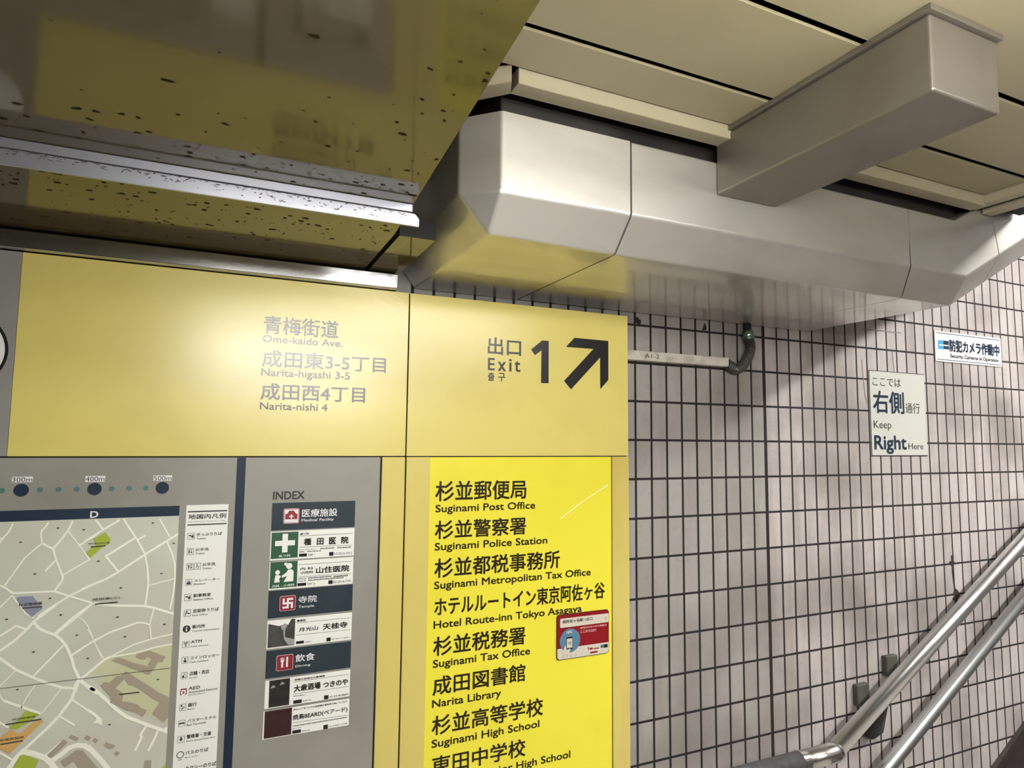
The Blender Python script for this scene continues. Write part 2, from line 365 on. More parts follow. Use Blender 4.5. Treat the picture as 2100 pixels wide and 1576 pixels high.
ROADS = [(0.0022,[(-0.2971,1.4765),(-0.3016,1.4638),(-0.3098,1.4524),(-0.3155,1.441)]),(0.002,[(-0.3149,1.4557),(-0.3098,1.4524)]),(0.0022,[(-0.2492,1.4769),(-0.2526,1.4695),(-0.2577,1.4637),(-0.2587,1.4587),(-0.2561,1.4435)]),(0.003,[(-0.2157,1.477),(-0.2217,1.4609),(-0.2327,1.4433),(-0.2406,1.4326)]),(0.0022,[(-0.2217,1.4609),(-0.2046,1.4366),(-0.1883,1.4121),(-0.2244,1.3893)]),(0.003,[(-0.256,1.4425),(-0.2406,1.4326),(-0.2353,1.4152),(-0.2241,1.3852),(-0.2247,1.3802),(-0.2348,1.3636)]),(0.002,[(-0.256,1.4425),(-0.2659,1.4331),(-0.2784,1.42),(-0.288,1.4029),(-0.3022,1.3776)]),(0.003,[(-0.2357,1.4142),(-0.2491,1.3971)]),(0.003,[(-0.31,1.3802),(-0.3017,1.3756),(-0.2905,1.3654),(-0.2348,1.3636),(-0.2137,1.3542),(-0.1797,1.3395)]),(0.002,[(-0.2907,1.362),(-0.3076,1.3423)]),(0.0022,[(-0.2903,1.361),(-0.2821,1.3476),(-0.2713,1.3319),(-0.2604,1.323)]),(0.0018,[(-0.2046,1.4366),(-0.1794,1.4527)]),(0.003,[(-0.1749,1.3727),(-0.196,1.3628),(-0.2137,1.3542),(-0.2416,1.3353),(-0.2543,1.3253)]),(0.003,[(-0.1797,1.3395),(-0.1915,1.3304),(-0.2065,1.3184),(-0.2299,1.2961)]),(0.003,[(-0.1832,1.4777),(-0.1715,1.4611)]),(0.003,[(-0.203,1.4365),(-0.1929,1.4452),(-0.1715,1.4606),(-0.1478,1.4762)]),(0.003,[(-0.1424,1.4776),(-0.1231,1.4456),(-0.12,1.4407),(-0.107,1.4157),(-0.1021,1.3926),(-0.0996,1.3714),(-0.0995,1.3609),(-0.102,1.3276)]),(0.0035,[(-0.123,1.4446),(-0.1654,1.4157),(-0.1449,1.3884)]),(0.0028,[(-0.12,1.4407),(-0.1078,1.448)]),(0.0035,[(-0.0559,1.4486),(-0.0743,1.4366),(-0.107,1.4151),(-0.1449,1.3884),(-0.1616,1.3783),(-0.1885,1.3672),(-0.197,1.3634)]),(0.0022,[(-0.0873,1.4748),(-0.0698,1.4428)]),(0.0026,[(-0.0742,1.4355),(-0.0644,1.4124),(-0.0595,1.3928),(-0.0584,1.3703),(-0.0597,1.3469),(-0.0636,1.318)]),(0.0018,[(-0.0986,1.3618),(-0.0585,1.3708)]),(0.004,[(-0.1781,1.3394),(-0.1691,1.3365),(-0.1437,1.332),(-0.1048,1.3278),(-0.0915,1.324),(-0.076,1.3177),(-0.0574,1.3096)]),(0.004,[(-0.2303,1.342),(-0.2591,1.3182),(-0.2694,1.3052),(-0.2825,1.291),(-0.3032,1.2753)]),(0.0032,[(-0.2695,1.307),(-0.2831,1.3133),(-0.3047,1.2987)]),(0.0045,[(-0.2589,1.3155),(-0.2524,1.3069),(-0.2445,1.3007),(-0.2289,1.2928),(-0.2208,1.2847),(-0.2132,1.274),(-0.2042,1.2524),(-0.2003,1.2376),(-0.1914,1.2186)]),(0.003,[(-0.1817,1.3374),(-0.1996,1.3201),(-0.2282,1.2945)]),(0.0016,[(-0.1996,1.3201),(-0.1913,1.312),(-0.1836,1.3012),(-0.1753,1.2795)]),(0.0016,[(-0.1752,1.2776),(-0.168,1.2632),(-0.1616,1.2479)]),(0.0028,[(-0.2153,1.2769),(-0.2552,1.2309)]),(0.004,[(-0.3026,1.2666),(-0.2788,1.2445),(-0.2551,1.2292),(-0.2357,1.2177),(-0.2147,1.2077),(-0.1976,1.2039)]),(0.0014,[(-0.2788,1.2437),(-0.2983,1.2215)]),(0.0014,[(-0.2514,1.2173),(-0.2608,1.2013),(-0.2684,1.1836)]),(0.006,[(-0.1922,1.2178),(-0.1972,1.1975)]),(0.0055,[(-0.1905,1.2158),(-0.1756,1.2011),(-0.1647,1.1915)]),(0.003,[(-0.2056,1.257),(-0.1831,1.2722),(-0.1739,1.2775),(-0.1521,1.2887),(-0.1117,1.3005),(-0.1033,1.2991),(-0.0938,1.2953)]),(0.0022,[(-0.0884,1.3221),(-0.0938,1.2953),(-0.09,1.2706)]),(0.004,[(-0.1886,1.2182),(-0.1804,1.2251),(-0.1577,1.2447),(-0.1499,1.2482)]),(0.0022,[(-0.1499,1.2478),(-0.1165,1.2643),(-0.09,1.2706),(-0.0561,1.2757)]),(0.0022,[(-0.1499,1.2478),(-0.1124,1.25),(-0.0842,1.2558),(-0.0561,1.2586)]),(0.0016,[(-0.1845,1.2977),(-0.1747,1.2785)]),(0.0012,[(-0.1711,1.2699),(-0.1586,1.2466)]),(0.0022,[(-0.299,1.2116),(-0.2926,1.199)]),(0.004,[(-0.2926,1.199),(-0.2626,1.1826),(-0.2416,1.1708)]),(0.006,[(-0.1943,1.2127),(-0.1968,1.2035)]),(0.0045,[(-0.1962,1.2051),(-0.2004,1.1867),(-0.2162,1.1634),(-0.2279,1.1499),(-0.2593,1.1192)]),(0.003,[(-0.2004,1.1867),(-0.178,1.1667),(-0.1618,1.152)]),(0.0028,[(-0.2154,1.1624),(-0.1942,1.1452)]),(0.0028,[(-0.2962,1.1671),(-0.2822,1.1557)]),(0.003,[(-0.2933,1.1212),(-0.2741,1.1053)]),(0.0065,[(-0.2593,1.1192),(-0.27,1.1078),(-0.2795,1.0915)]),(0.0085,[(-0.262,1.1155),(-0.2488,1.1106),(-0.2315,1.1007),(-0.2229,1.0906),(-0.2148,1.0773)]),(0.0075,[(-0.2217,1.0946),(-0.2103,1.101),(-0.1997,1.1101),(-0.1885,1.1124),(-0.1778,1.1096),(-0.1681,1.101),(-0.1557,1.0848)]),(0.0018,[(-0.2108,1.1223),(-0.2311,1.1048)]),(0.0014,[(-0.2158,1.2062),(-0.226,1.1914),(-0.2395,1.1713)]),(0.0055,[(-0.1809,1.2064),(-0.168,1.1967),(-0.1481,1.1752),(-0.133,1.1579),(-0.1197,1.146),(-0.0897,1.1286),(-0.0558,1.1103)]),(0.0045,[(-0.1771,1.1666),(-0.1665,1.1571),(-0.1616,1.1519)]),(0.0035,[(-0.0896,1.1268),(-0.0979,1.1131),(-0.096,1.1092),(-0.1046,1.0885)]),(0.0032,[(-0.0711,1.1174),(-0.0762,1.1039),(-0.085,1.0841)]),(0.0075,[(-0.1737,1.108),(-0.1622,1.0938),(-0.1522,1.0807),(-0.1404,1.0629)]),(0.004,[(-0.0563,1.1185),(-0.0611,1.1157)])]
PARKS = [[(-0.185,1.4458),(-0.1681,1.4563),(-0.1593,1.4444),(-0.1603,1.4372),(-0.1716,1.4306),(-0.1868,1.4145),(-0.1915,1.4205),(-0.1944,1.4247),(-0.1868,1.4304),(-0.179,1.4341)],[(-0.2616,1.1791),(-0.2423,1.1701),(-0.2486,1.166),(-0.2547,1.1603),(-0.2638,1.1559),(-0.2727,1.1516),(-0.2829,1.1558),(-0.2715,1.1656)],[(-0.2652,1.1103),(-0.2595,1.1109),(-0.2394,1.0988),(-0.2443,1.0847),(-0.2738,1.0904)],[(-0.056,1.0626),(-0.0552,1.0482),(-0.0636,1.0498)]]
WHITE_POLY = [[(-0.1637,1.1549),(-0.1565,1.1502),(-0.1547,1.1395),(-0.1571,1.1394),(-0.1615,1.1432),(-0.1681,1.1443),(-0.1645,1.148)]]
ORANGE = [[(-0.2792,1.1535),(-0.2695,1.1452),(-0.2639,1.1459),(-0.2545,1.1569),(-0.2389,1.1619),(-0.2372,1.1583),(-0.2786,1.1161),(-0.2944,1.128),(-0.2951,1.1388)]]
LILAC = [[(-0.2848,1.3576),(-0.2812,1.3597),(-0.263,1.3586),(-0.2575,1.3502),(-0.2494,1.3396),(-0.2492,1.3376),(-0.2626,1.3251),(-0.2716,1.3368),(-0.2796,1.3474)]]
CAMPUS = [[(-0.1434,1.2483),(-0.109,1.2496),(-0.0561,1.2581),(-0.0546,1.1765),(-0.0526,1.1181),(-0.0694,1.1311),(-0.1208,1.1613),(-0.1449,1.1877),(-0.1703,1.2129),(-0.1483,1.2198),(-0.1819,1.2244),(-0.1616,1.2434)]]
BUILDINGS = [[(-0.1471,1.2424),(-0.1392,1.246),(-0.1335,1.2443),(-0.1157,1.2347),(-0.0893,1.2239),(-0.0937,1.2272),(-0.0875,1.2376),(-0.0952,1.2414),(-0.0967,1.2378),(-0.1034,1.2377),(-0.1128,1.2431),(-0.109,1.2486),(-0.0907,1.2515),(-0.0663,1.2382),(-0.0709,1.2294),(-0.077,1.2316),(-0.0832,1.2193),(-0.0903,1.2105)],[(-0.1606,1.2035),(-0.1557,1.2082),(-0.1491,1.2055),(-0.1376,1.2161),(-0.1327,1.215),(-0.1249,1.2217),(-0.0717,1.1778),(-0.0501,1.1643),(-0.0587,1.1553),(-0.0806,1.1689),(-0.1077,1.1932),(-0.112,1.1956),(-0.1204,1.1986),(-0.1259,1.2095),(-0.1389,1.1958),(-0.1262,1.1849),(-0.1279,1.1724),(-0.1214,1.1714),(-0.1045,1.1643),(-0.1001,1.1581),(-0.0898,1.1519),(-0.096,1.1428),(-0.1072,1.1519),(-0.1206,1.1568),(-0.1324,1.1659),(-0.1458,1.1733),(-0.1446,1.1822)],[(-0.0824,1.1454),(-0.064,1.1733),(-0.0562,1.1685),(-0.0571,1.135),(-0.0642,1.128)],[(-0.2097,1.0915),(-0.1881,1.1055),(-0.1804,1.1032),(-0.1572,1.0713),(-0.1817,1.0726),(-0.1916,1.0881),(-0.2032,1.081)],[(-0.2288,1.1036),(-0.208,1.1252),(-0.201,1.1197),(-0.2234,1.0983)],[(-0.2007,1.1274),(-0.1979,1.1307),(-0.1862,1.124),(-0.189,1.1198)],[(-0.1788,1.1219),(-0.1757,1.1265),(-0.1693,1.1219),(-0.1721,1.1172)],[(-0.1673,1.1164),(-0.1645,1.1202),(-0.1584,1.1157),(-0.1621,1.1116)],[(-0.1513,1.1057),(-0.1477,1.1103),(-0.134,1.1026),(-0.1361,1.0986),(-0.1424,1.0989)],[(-0.1356,1.0898),(-0.1319,1.0935),(-0.1261,1.089),(-0.1307,1.0854)],[(-0.0891,1.0697),(-0.0793,1.0692),(-0.0793,1.0537),(-0.09,1.0558)]]
MAP_DOTS = [(-0.285,1.4462),(-0.2354,1.4665),(-0.1991,1.4621),(-0.2625,1.3941),(-0.2397,1.353),(-0.0975,1.4688),(-0.1749,1.4086),(-0.0634,1.432),(-0.0799,1.381),(-0.1398,1.3616),(-0.2955,1.3253),(-0.2231,1.325),(-0.199,1.2899),(-0.2568,1.27),(-0.1815,1.2502),(-0.2743,1.2137),(-0.1421,1.3134),(-0.0709,1.2938),(-0.1294,1.2792),(-0.0763,1.2016),(-0.1441,1.1381)]
MAP_TEXT = [('成田東(三)',-0.1801,1.3431,-0.14,1.3477,0.02,1),('成田東中央公園',-0.1916,1.4374,-0.1609,1.4398,0.02,1),('杉並警察署',-0.2811,1.3441,-0.2499,1.3485,0.03,1),('成田図書館',-0.2786,1.1667,-0.2484,1.1694,0.02,1),('杉並区役所',-0.2922,1.1367,-0.2614,1.1404,0.03,1)]
MAP_LINES = [[(-0.1874,1.433),(-0.1664,1.4336)],[(-0.2868,1.1618),(-0.2397,1.1625)],[(-0.2912,1.1324),(-0.2623,1.1331)],[(-0.2759,1.3407),(-0.2494,1.3406)],[(-0.1762,1.3377),(-0.1431,1.3382)],[(-0.1329,1.1849),(-0.1032,1.1845)]]
FOLD = [(-0.2981,1.2187),(-0.0562,1.2186)]
LEGEND = (-0.0463,1.4975,0.0237,1.4976)
LEG_BARS = [(-0.0437,1.4847,0.0208,1.487),(-0.0435,1.4615,0.0208,1.4636)]
LEG_TEXT = [('地図内凡例',-0.0421,1.4726,0.0192,1.4811,0.02,1),('Introductory notes to a map',-0.0421,1.4672,0.0187,1.4693,0,1),('きっぷうりば',-0.0274,1.4424,0.0139,1.4477,0.02,1),('Tickets',-0.0274,1.4363,-0.0128,1.4393,0.012,1),('お手洗',-0.0278,1.4157,-0.0067,1.4209,0.02,1),('Toilets',-0.0278,1.41,-0.0133,1.4129,0.012,1),('お手洗',-0.0154,1.3887,0.0053,1.3942,0.02,1),('Toilets',-0.0154,1.3829,-0.0012,1.386,0.012,1),('エレベーター',-0.0274,1.3622,0.014,1.3662,0.02,1),('Elevator',-0.0278,1.3566,-0.0087,1.3595,0.012,1),('駅事務室',-0.0278,1.3351,0.0002,1.3409,0.02,1),('Station Office',-0.0278,1.3292,0.0041,1.3322,0.012,1),('定期券うりば',-0.0273,1.308,0.0145,1.3142,0.02,1),('Pass Office',-0.028,1.3026,-0.0028,1.305,0.012,1),('案内所',-0.0272,1.2808,-0.0064,1.2871,0.02,1),('Tourist Information',-0.027,1.2753,0.0169,1.2778,0.012,1),('ATM',-0.0277,1.2557,-0.0105,1.2606,0.02,1),('Cash Service',-0.028,1.249,0.0005,1.2514,0.012,1),('コインロッカー',-0.0277,1.2277,0.0193,1.2328,0.02,1),('Coin Lockers',-0.0281,1.222,0.0017,1.2247,0.012,1),('店舗・売店',-0.0274,1.2005,0.0039,1.2072,0.02,1),('Shops',-0.0276,1.1957,-0.0146,1.1976,0.012,1),('AED',-0.0276,1.1762,-0.0096,1.1814,0.02,1),('Automated External',-0.0273,1.1705,0.0185,1.1741,0.012,1),('銀行',-0.0273,1.1473,-0.0134,1.1537,0.02,1),('Bank',-0.0274,1.1424,-0.016,1.1443,0.012,1),('バスターミナル',-0.0271,1.1212,0.0191,1.1264,0.02,1),('Bus Terminal',-0.0276,1.1153,0.0021,1.1186,0.012,1),('警察署・交番',-0.0268,1.0937,0.0121,1.1004,0.02,1),('Police Station/Police Box',-0.027,1.0885,0.0186,1.0907,0.012,1),('バスのりば',-0.0276,1.0672,0.0087,1.0732,0.02,1),('Bus Stop',-0.0276,1.0617,-0.0076,1.0635,0.012,1),('タクシーのりば',-0.0267,1.0404,0.0224,1.0475,0.02,1),('Taxi Stand',-0.0267,1.0339,-0.0011,1.0363,0.012,1),('Defibrillator',-0.0271,1.1664,0.0004,1.1686,0,1)]
LEG_ICONS = [(-0.042,1.4371,-0.0308,1.4484),(-0.0417,1.4102,-0.0309,1.4216),(-0.0411,1.3833,-0.0303,1.3949),(-0.0291,1.3836,-0.0185,1.3949),(-0.0416,1.3567,-0.0311,1.3676),(-0.042,1.3301,-0.031,1.3418),(-0.0413,1.3029,-0.0306,1.3145),(-0.0413,1.2495,-0.0303,1.2604),(-0.041,1.2226,-0.0308,1.2339),(-0.0408,1.1964,-0.0309,1.2073),(-0.0407,1.1427,-0.0304,1.1537),(-0.041,1.1161,-0.0302,1.1267),(-0.0411,1.0892,-0.0299,1.0998)]
LEG_AED = (-0.0409,1.1692,-0.0303,1.1799)
LEG_INFO = (-0.0359,1.2815)
LEG_BUS = (-0.0355,1.0687)
INDEX_TEXT = [('INDEX',0.099,1.5035,0.1553,1.518,0.018,1)]
INDEX_BARS = [(0.0979,1.4457,0.2526,1.4969),(0.098,1.2851,0.2527,1.335),(0.0984,1.1773,0.2529,1.2269)]
INDEX_BAR_TEXT = [('医療施設',0.1522,1.4687,0.2182,1.4834,0.012,1),('Medical Facility',0.1518,1.4604,0.2117,1.4652,0.012,1),('寺院',0.1518,1.3082,0.1852,1.3207,0.012,1),('Temple',0.1521,1.2993,0.1805,1.3036,0.012,1),('飲食',0.1502,1.2007,0.185,1.214,0.012,1),('Dining',0.1506,1.1912,0.1775,1.1948,0.012,1)]
INDEX_ICONS = [(0.1194,1.4584,0.1463,1.485),(0.1189,1.2973,0.1458,1.3231),(0.1174,1.1891,0.1455,1.2157)]
MANJI = [(0.1232,1.301,0.1419,1.3184)]
CARDS = [(0.0973,1.3906,0.2526,1.4436),(0.0976,1.3365,0.2523,1.3878),(0.098,1.2299,0.2528,1.2815),(0.0988,1.1236,0.2529,1.1739),(0.0978,1.0701,0.2529,1.1197)]
CARD_PICS = [(0.0992,1.3935,0.1471,1.4419),(0.0992,1.3394,0.1476,1.3875),(0.0999,1.2323,0.1472,1.2804),(0.106,1.1251,0.142,1.1731),(0.1,1.0714,0.1476,1.1193)]
CROSS = [(0.1185,1.4045,0.1283,1.4389),(0.1058,1.4169,0.1412,1.4264)]
CARD_WHITE_TEXT = [('皮フ科',0.1129,1.396,0.134,1.4004,0.02,1),('内科・小児科',0.104,1.3411,0.1429,1.3456,0.02,1)]
CARD_TEXT = [('皮フ科',0.1504,1.435,0.1664,1.4394,0.02,1),('種',0.158,1.4158,0.1706,1.428,0.03,1),('田',0.1819,1.4152,0.1937,1.4271,0.03,1),('医',0.2046,1.4152,0.2169,1.4276,0.03,1),('院',0.2277,1.415,0.2409,1.4278,0.03,1),('内 科',0.1529,1.3693,0.1764,1.3742,0.02,1),('小児科',0.1531,1.3618,0.1766,1.3672,0.02,1),('山住医院',0.1823,1.3613,0.2443,1.373,0.03,1),('曹洞宗',0.1506,1.2741,0.1661,1.2778,0.03,1),('月光山',0.1544,1.2555,0.1889,1.2629,0.02,1),('天桂寺',0.1983,1.2543,0.2442,1.2652,0.03,1),('気軽に気楽な大衆酒場',0.1499,1.167,0.2049,1.1701,0.03,1),('大衆酒場',0.1499,1.1467,0.1973,1.1587,0.03,1),('つきのや',0.2025,1.1469,0.2484,1.1572,0.03,1),('安心して食べられる国産鶏を備長炭で焼いています',0.1504,1.1134,0.2489,1.1165,0.02,1),('焼鳥BEARD(ベアード)',0.1496,1.0947,0.2493,1.1055,0.02,1),('03-3316-3322',0.2148,1.3942,0.2489,1.398,0,1),('03-3314-7391',0.2147,1.3399,0.2489,1.3443,0,1),('03-3311-4841',0.2149,1.2339,0.2484,1.2361,0,1),('03-3318-8889',0.2144,1.1268,0.2501,1.1298,0,1),('03-6383-1478',0.2146,1.0729,0.2494,1.0755,0,1),('MAP 1',0.1664,1.3949,0.1782,1.3986,0,1),('MAP 2a',0.1668,1.3408,0.1813,1.3442,0,1),('MAP 1',0.1669,1.2337,0.1782,1.2365,0,1),('MAP 2a',0.1658,1.1271,0.1817,1.1291,0,1),('MAP 2a',0.1666,1.0727,0.1813,1.0754,0,1)]
CARD_RULES = [[(0.149,1.4332),(0.2489,1.4337)],[(0.1497,1.4124),(0.2488,1.4109)],[(0.1487,1.3797),(0.2498,1.3796)],[(0.1495,1.3568),(0.2497,1.3561)],[(0.1491,1.2722),(0.2498,1.2715)],[(0.1492,1.2497),(0.2497,1.2492)],[(0.1485,1.1648),(0.2499,1.1651)],[(0.1485,1.1427),(0.2506,1.1423)],[(0.1489,1.0917),(0.2506,1.0889)]]
CARD_SMALL = [(0.15,1.4066,0.1822,1.4078),(0.1885,1.4061,0.2151,1.4085),(0.2208,1.4058,0.2472,1.4083),(0.1501,1.4025,0.1599,1.4044),(0.1646,1.4024,0.1901,1.4045),(0.1501,1.3524,0.1641,1.3541),(0.168,1.3523,0.2122,1.3547),(0.2155,1.3512,0.2428,1.3544),(0.1503,1.3481,0.1642,1.3498),(0.1681,1.3482,0.2346,1.3506),(0.1499,1.1381,0.1716,1.1396),(0.1499,1.0861,0.2491,1.0847),(0.1501,1.0803,0.1663,1.0815)]
CARD_TAGS = [(0.1496,1.3944,0.1639,1.4001),(0.2054,1.3927,0.2134,1.3999),(0.1486,1.3399,0.1644,1.3454),(0.2056,1.3391,0.2136,1.3462),(0.1501,1.2335,0.1644,1.2384),(0.2057,1.2317,0.2136,1.2387),(0.1492,1.1254,0.1644,1.1315),(0.2049,1.1248,0.2131,1.1321),(0.1497,1.0718,0.1649,1.0777),(0.2056,1.0702,0.2137,1.0781)]
NFC = (0.7053,1.1326,0.8422,1.2308)
NFC_WHITE = (0.7135,1.2021,0.8415,1.2221)
NFC_BAND = (0.7069,1.1342,0.8412,1.1572)
NFC_CIRC = (0.7374,1.1724)
NFC_TEXT = [('南阿佐ヶ谷駅 1出口',0.7198,1.2111,0.7972,1.2183,0.02,1)]
NFC_PINK = [('・駅周辺のおでかけ情報は',0.762,1.1945,0.8359,1.1985,0.015,1),('ここからGET!',0.766,1.1855,0.8076,1.191,0.015,1)]
NFC_NFC = [('NFC',0.7301,1.1887,0.7449,1.1939,0.03,1)]
NFC_PHONE = (0.7288,1.1532,0.7454,1.1804)
NFC_SCREEN = (0.7302,1.157,0.7441,1.1771)
NFC_CHIP = (0.7335,1.1641,0.7413,1.1703)
NFC_HAND = [(0.7203,1.1512),(0.7263,1.1645),(0.7297,1.1533),(0.7396,1.1554),(0.7358,1.1455)]
NFC_DOTS = [(0.7214,1.1394),(0.7308,1.1396),(0.741,1.1399),(0.7531,1.1398),(0.8336,1.2121)]
NFC_LOGO = [(0.8191,1.1463,0.8287,1.1535),(0.8287,1.1458,0.8379,1.1534)]
NFC_RED = [(0.791,1.1375,0.811,1.1415),(0.7853,1.1461,0.7876,1.1529),(0.7893,1.1461,0.7979,1.1503),(0.7997,1.1462,0.8147,1.1487)]
KEEP = (1.8717,1.5801,2.1447,1.8534)
KEEP_TEXT = [('ここでは',1.8876,1.8048,2.0239,1.8313,0,1),('通行',2.0415,1.7203,2.115,1.7541,0,1),('Keep',1.8857,1.6691,1.9692,1.6927,0,1),('Here',2.049,1.6032,2.1245,1.6224,0,1)]
KEEP_NAVY = [('右側',1.8872,1.7177,2.0349,1.7877,0.016,1),('Right',1.8864,1.6027,2.0389,1.6452,0.02,1)]
CAM = (2.2073,1.9019,2.5865,2.0074)
CAM_LOGO = [(2.2234,1.9447,2.2542,1.9752),(2.2519,1.946,2.2809,1.9755)]
CAM_TEXT = [('防犯カメラ作動中',2.2856,1.9406,2.5723,1.9809,0.032,1)]
CAM_GREY = [('Security Cameras in Operation',2.2865,1.919,2.5647,1.9311,0.02,1)]
TRUNK_TEXT = [('A1-2',0.992,1.835,1.0378,1.8456,0,1)]
CRACK = [[(0.278,1.9021),(0.3116,1.8952),(0.3325,1.8817),(0.3507,1.8647)],[(0.3109,1.9197),(0.3318,1.9105),(0.3511,1.8876)]]
STREAK = [(0.715,1.443),(0.7741,1.4803),(0.8425,1.5164)]


# ---------------------------------------------------------------- the setting
ZC = 2.197            # ceiling panels
ZS = 1.966            # underside of the low soffit
def S(name, o=None): return o
mb = MB(); mb.box((-3.2, 0, 0), (5.2, .12, 5.1)); wall = tag(mb.build('wall_back', M['tile']), kind='structure')
mb = MB(); mb.box((-3.2, -4.1, -.1), (5.2, .12, 0)); tag(mb.build('floor', M['floor']), kind='structure')
mb = MB(); mb.box((-3.2, -4.2, 0), (5.2, -4.1, 3.4)); mb.m = 1; mb.box((-3.2, -4.1, 0), (5.2, -4.085, 1.35)); tag(mb.build('wall_front', [M['far_wall'], M['added_dado']]), kind='structure')  # dark lower band on this unseen wall is added to darken reflections
mb = MB(); mb.box((-3.3, -4.1, 0), (-3.2, 0, 3.4)); tag(mb.build('wall_left', M['far_wall']), kind='structure')
# ceiling: boards running along the wall with dark open joints, plus edge strips
mb = MB()
ys = [-.512, -.612, -.785, -.96, -1.135, -1.31, -1.485, -1.66, -1.835, -2.01, -2.185, -2.36, -2.535, -2.71, -2.885, -3.06, -3.235, -3.41, -3.585, -3.76, -4.09]
x0, x1 = .22, 1.5905
for a, b in zip(ys[:-1], ys[1:]):
    mb.box((x0, b + .006, ZC), (x1, a - (.0045 if a > -.55 else .006), ZC + .005))
mb.m = 1; ZT = ZC - .024      # hanging edge strips
mb.box((.40, -.514, ZT), (1.60, -.480, ZC + .004)); mb.box((1.593, -4.09, ZT + .004), (1.619, -.480, ZC + .004)); mb.box((1.650, -4.09, ZT), (1.684, -.478, ZT + .014))
mb.face([(.400, -.480, ZT), (.338, -.414, ZT), (.308, -.442, ZT), (.388, -.514, ZT)]); mb.face([(.388, -.514, ZT), (.308, -.442, ZT), (.308, -.442, ZC + .004), (.388, -.514, ZC + .004)])
mb.m = 2; mb.box((-.2, -4.1, ZC + .045), (1.79, .0, ZC + .06)); mb.box((1.684, -4.1, ZC - .008), (1.79, -.485, ZC + .12)); mb.box((1.619, -4.09, ZT + .012), (1.650, -.485, ZC + .02))
tag(mb.build('ceiling', [M['cream'], M['cream_trim'], M['dark']], bevel=.001, seg=1), kind='structure')
# low soffit: its right edge runs slightly askew
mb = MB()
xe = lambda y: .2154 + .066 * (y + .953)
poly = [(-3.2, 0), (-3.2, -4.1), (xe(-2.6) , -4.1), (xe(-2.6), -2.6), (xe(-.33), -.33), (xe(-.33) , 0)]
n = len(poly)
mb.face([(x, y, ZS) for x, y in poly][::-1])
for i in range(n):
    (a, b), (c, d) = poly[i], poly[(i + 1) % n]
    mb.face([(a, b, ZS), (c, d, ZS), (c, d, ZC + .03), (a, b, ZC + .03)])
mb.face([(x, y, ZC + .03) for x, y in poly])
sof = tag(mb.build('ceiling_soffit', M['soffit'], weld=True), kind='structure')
mb = MB()
def fleck(x, y, r, asp):
    k = random.choice((5, 6, 7)); a0 = random.uniform(-.25, .25)
    P = []
    for i in range(k):
        a = 2 * math.pi * i / k; q = r * random.uniform(.45, 1.2); u, v = q * asp * math.cos(a), q * math.sin(a)
        P.append((x + u * math.cos(a0) - v * math.sin(a0), y + u * math.sin(a0) + v * math.cos(a0), ZS - .0004 - random.random() * .0002))
    mb.face(P[::-1])
for i in range(1500):
    y = random.uniform(-.95, -.10); x = random.uniform(-.55, xe(y) - .004)
    band = 1.0 if -.43 < y < -.20 else (.55 if -.43 < y < -.12 else 0)
    zone = max(0, min(1, (y + .80 + .25 * (x + .2)) / .3)) if y < -.48 else band
    edge = max(0, 1 - (xe(y) - x) / .07) * .8
    if y < -.56: zone *= .35
    if random.random() < max(zone * .8, edge): fleck(x, y, .0009 + .0026 * random.random() ** 2.2, random.uniform(1, 2.6))
mb.build('stain', M['fleck'], sof)
mb = MB(); mb.m = 1; mb.box((.266, -.325, ZS + .0003), (.330, -.004, ZS + .03)); mb.m = 0; mb.face([(.266, -.004, ZS), (.330, -.004, ZS), (.330, -.325, ZS), (.266, -.325, ZS)]); tag(mb.build('trim_2', [M['soffit'], M['dark']]), kind='structure')  # filler's front and sides coloured near-black in place of shade
# stair ceiling, stairs and skirting on the right
mb = MB(); SL = .54
mb.face([(1.79, 0, 3.05), (5.2, 0, 3.05 + 1.91), (5.2, -4.1, 3.05 + 1.91), (1.79, -4.1, 3.05)]); mb.face([(1.79, 0, 2.2), (1.79, -4.1, 2.2), (1.79, -4.1, 3.05), (1.79, 0, 3.05)])
tag(mb.build('ceiling_stairs', M['cream']), kind='structure')
mb = MB(); n = 10
for i in range(n): mb.box((2.05 + i * .29, -3.2, 0), (2.05 + (i + 1) * .29, 0, .157 * (i + 1)))
tag(mb.build('stair_floor', M['step']), kind='structure')
mb = MB(); zsk = lambda x: .543 + .57 * (x - 2.396)
mb.prism([(1.62, .0), (5.0, .0), (5.0, zsk(5.0)), (1.62, zsk(1.62))], -.014, 0); mb.box((.92, -.014, 0), (1.62, 0, .1))
tag(mb.build('baseboard_right', M['skirt'], weld=True), kind='structure')
# polished trim along the top of the map board
mb = MB(); yf = -.085
mb.loft([[(x, yf + .006, 1.928), (x, yf - .0002, 1.932), (x, yf - .00115, 1.946), (x, yf - .0021, 1.9605), (x, yf + .004, 1.9632), (x, -.05, 1.9635), (x, -.05, 1.928)] for x in (-1.3, .325)])
tag(mb.build('trim_1', M['trim'], bevel=.001), kind='structure')
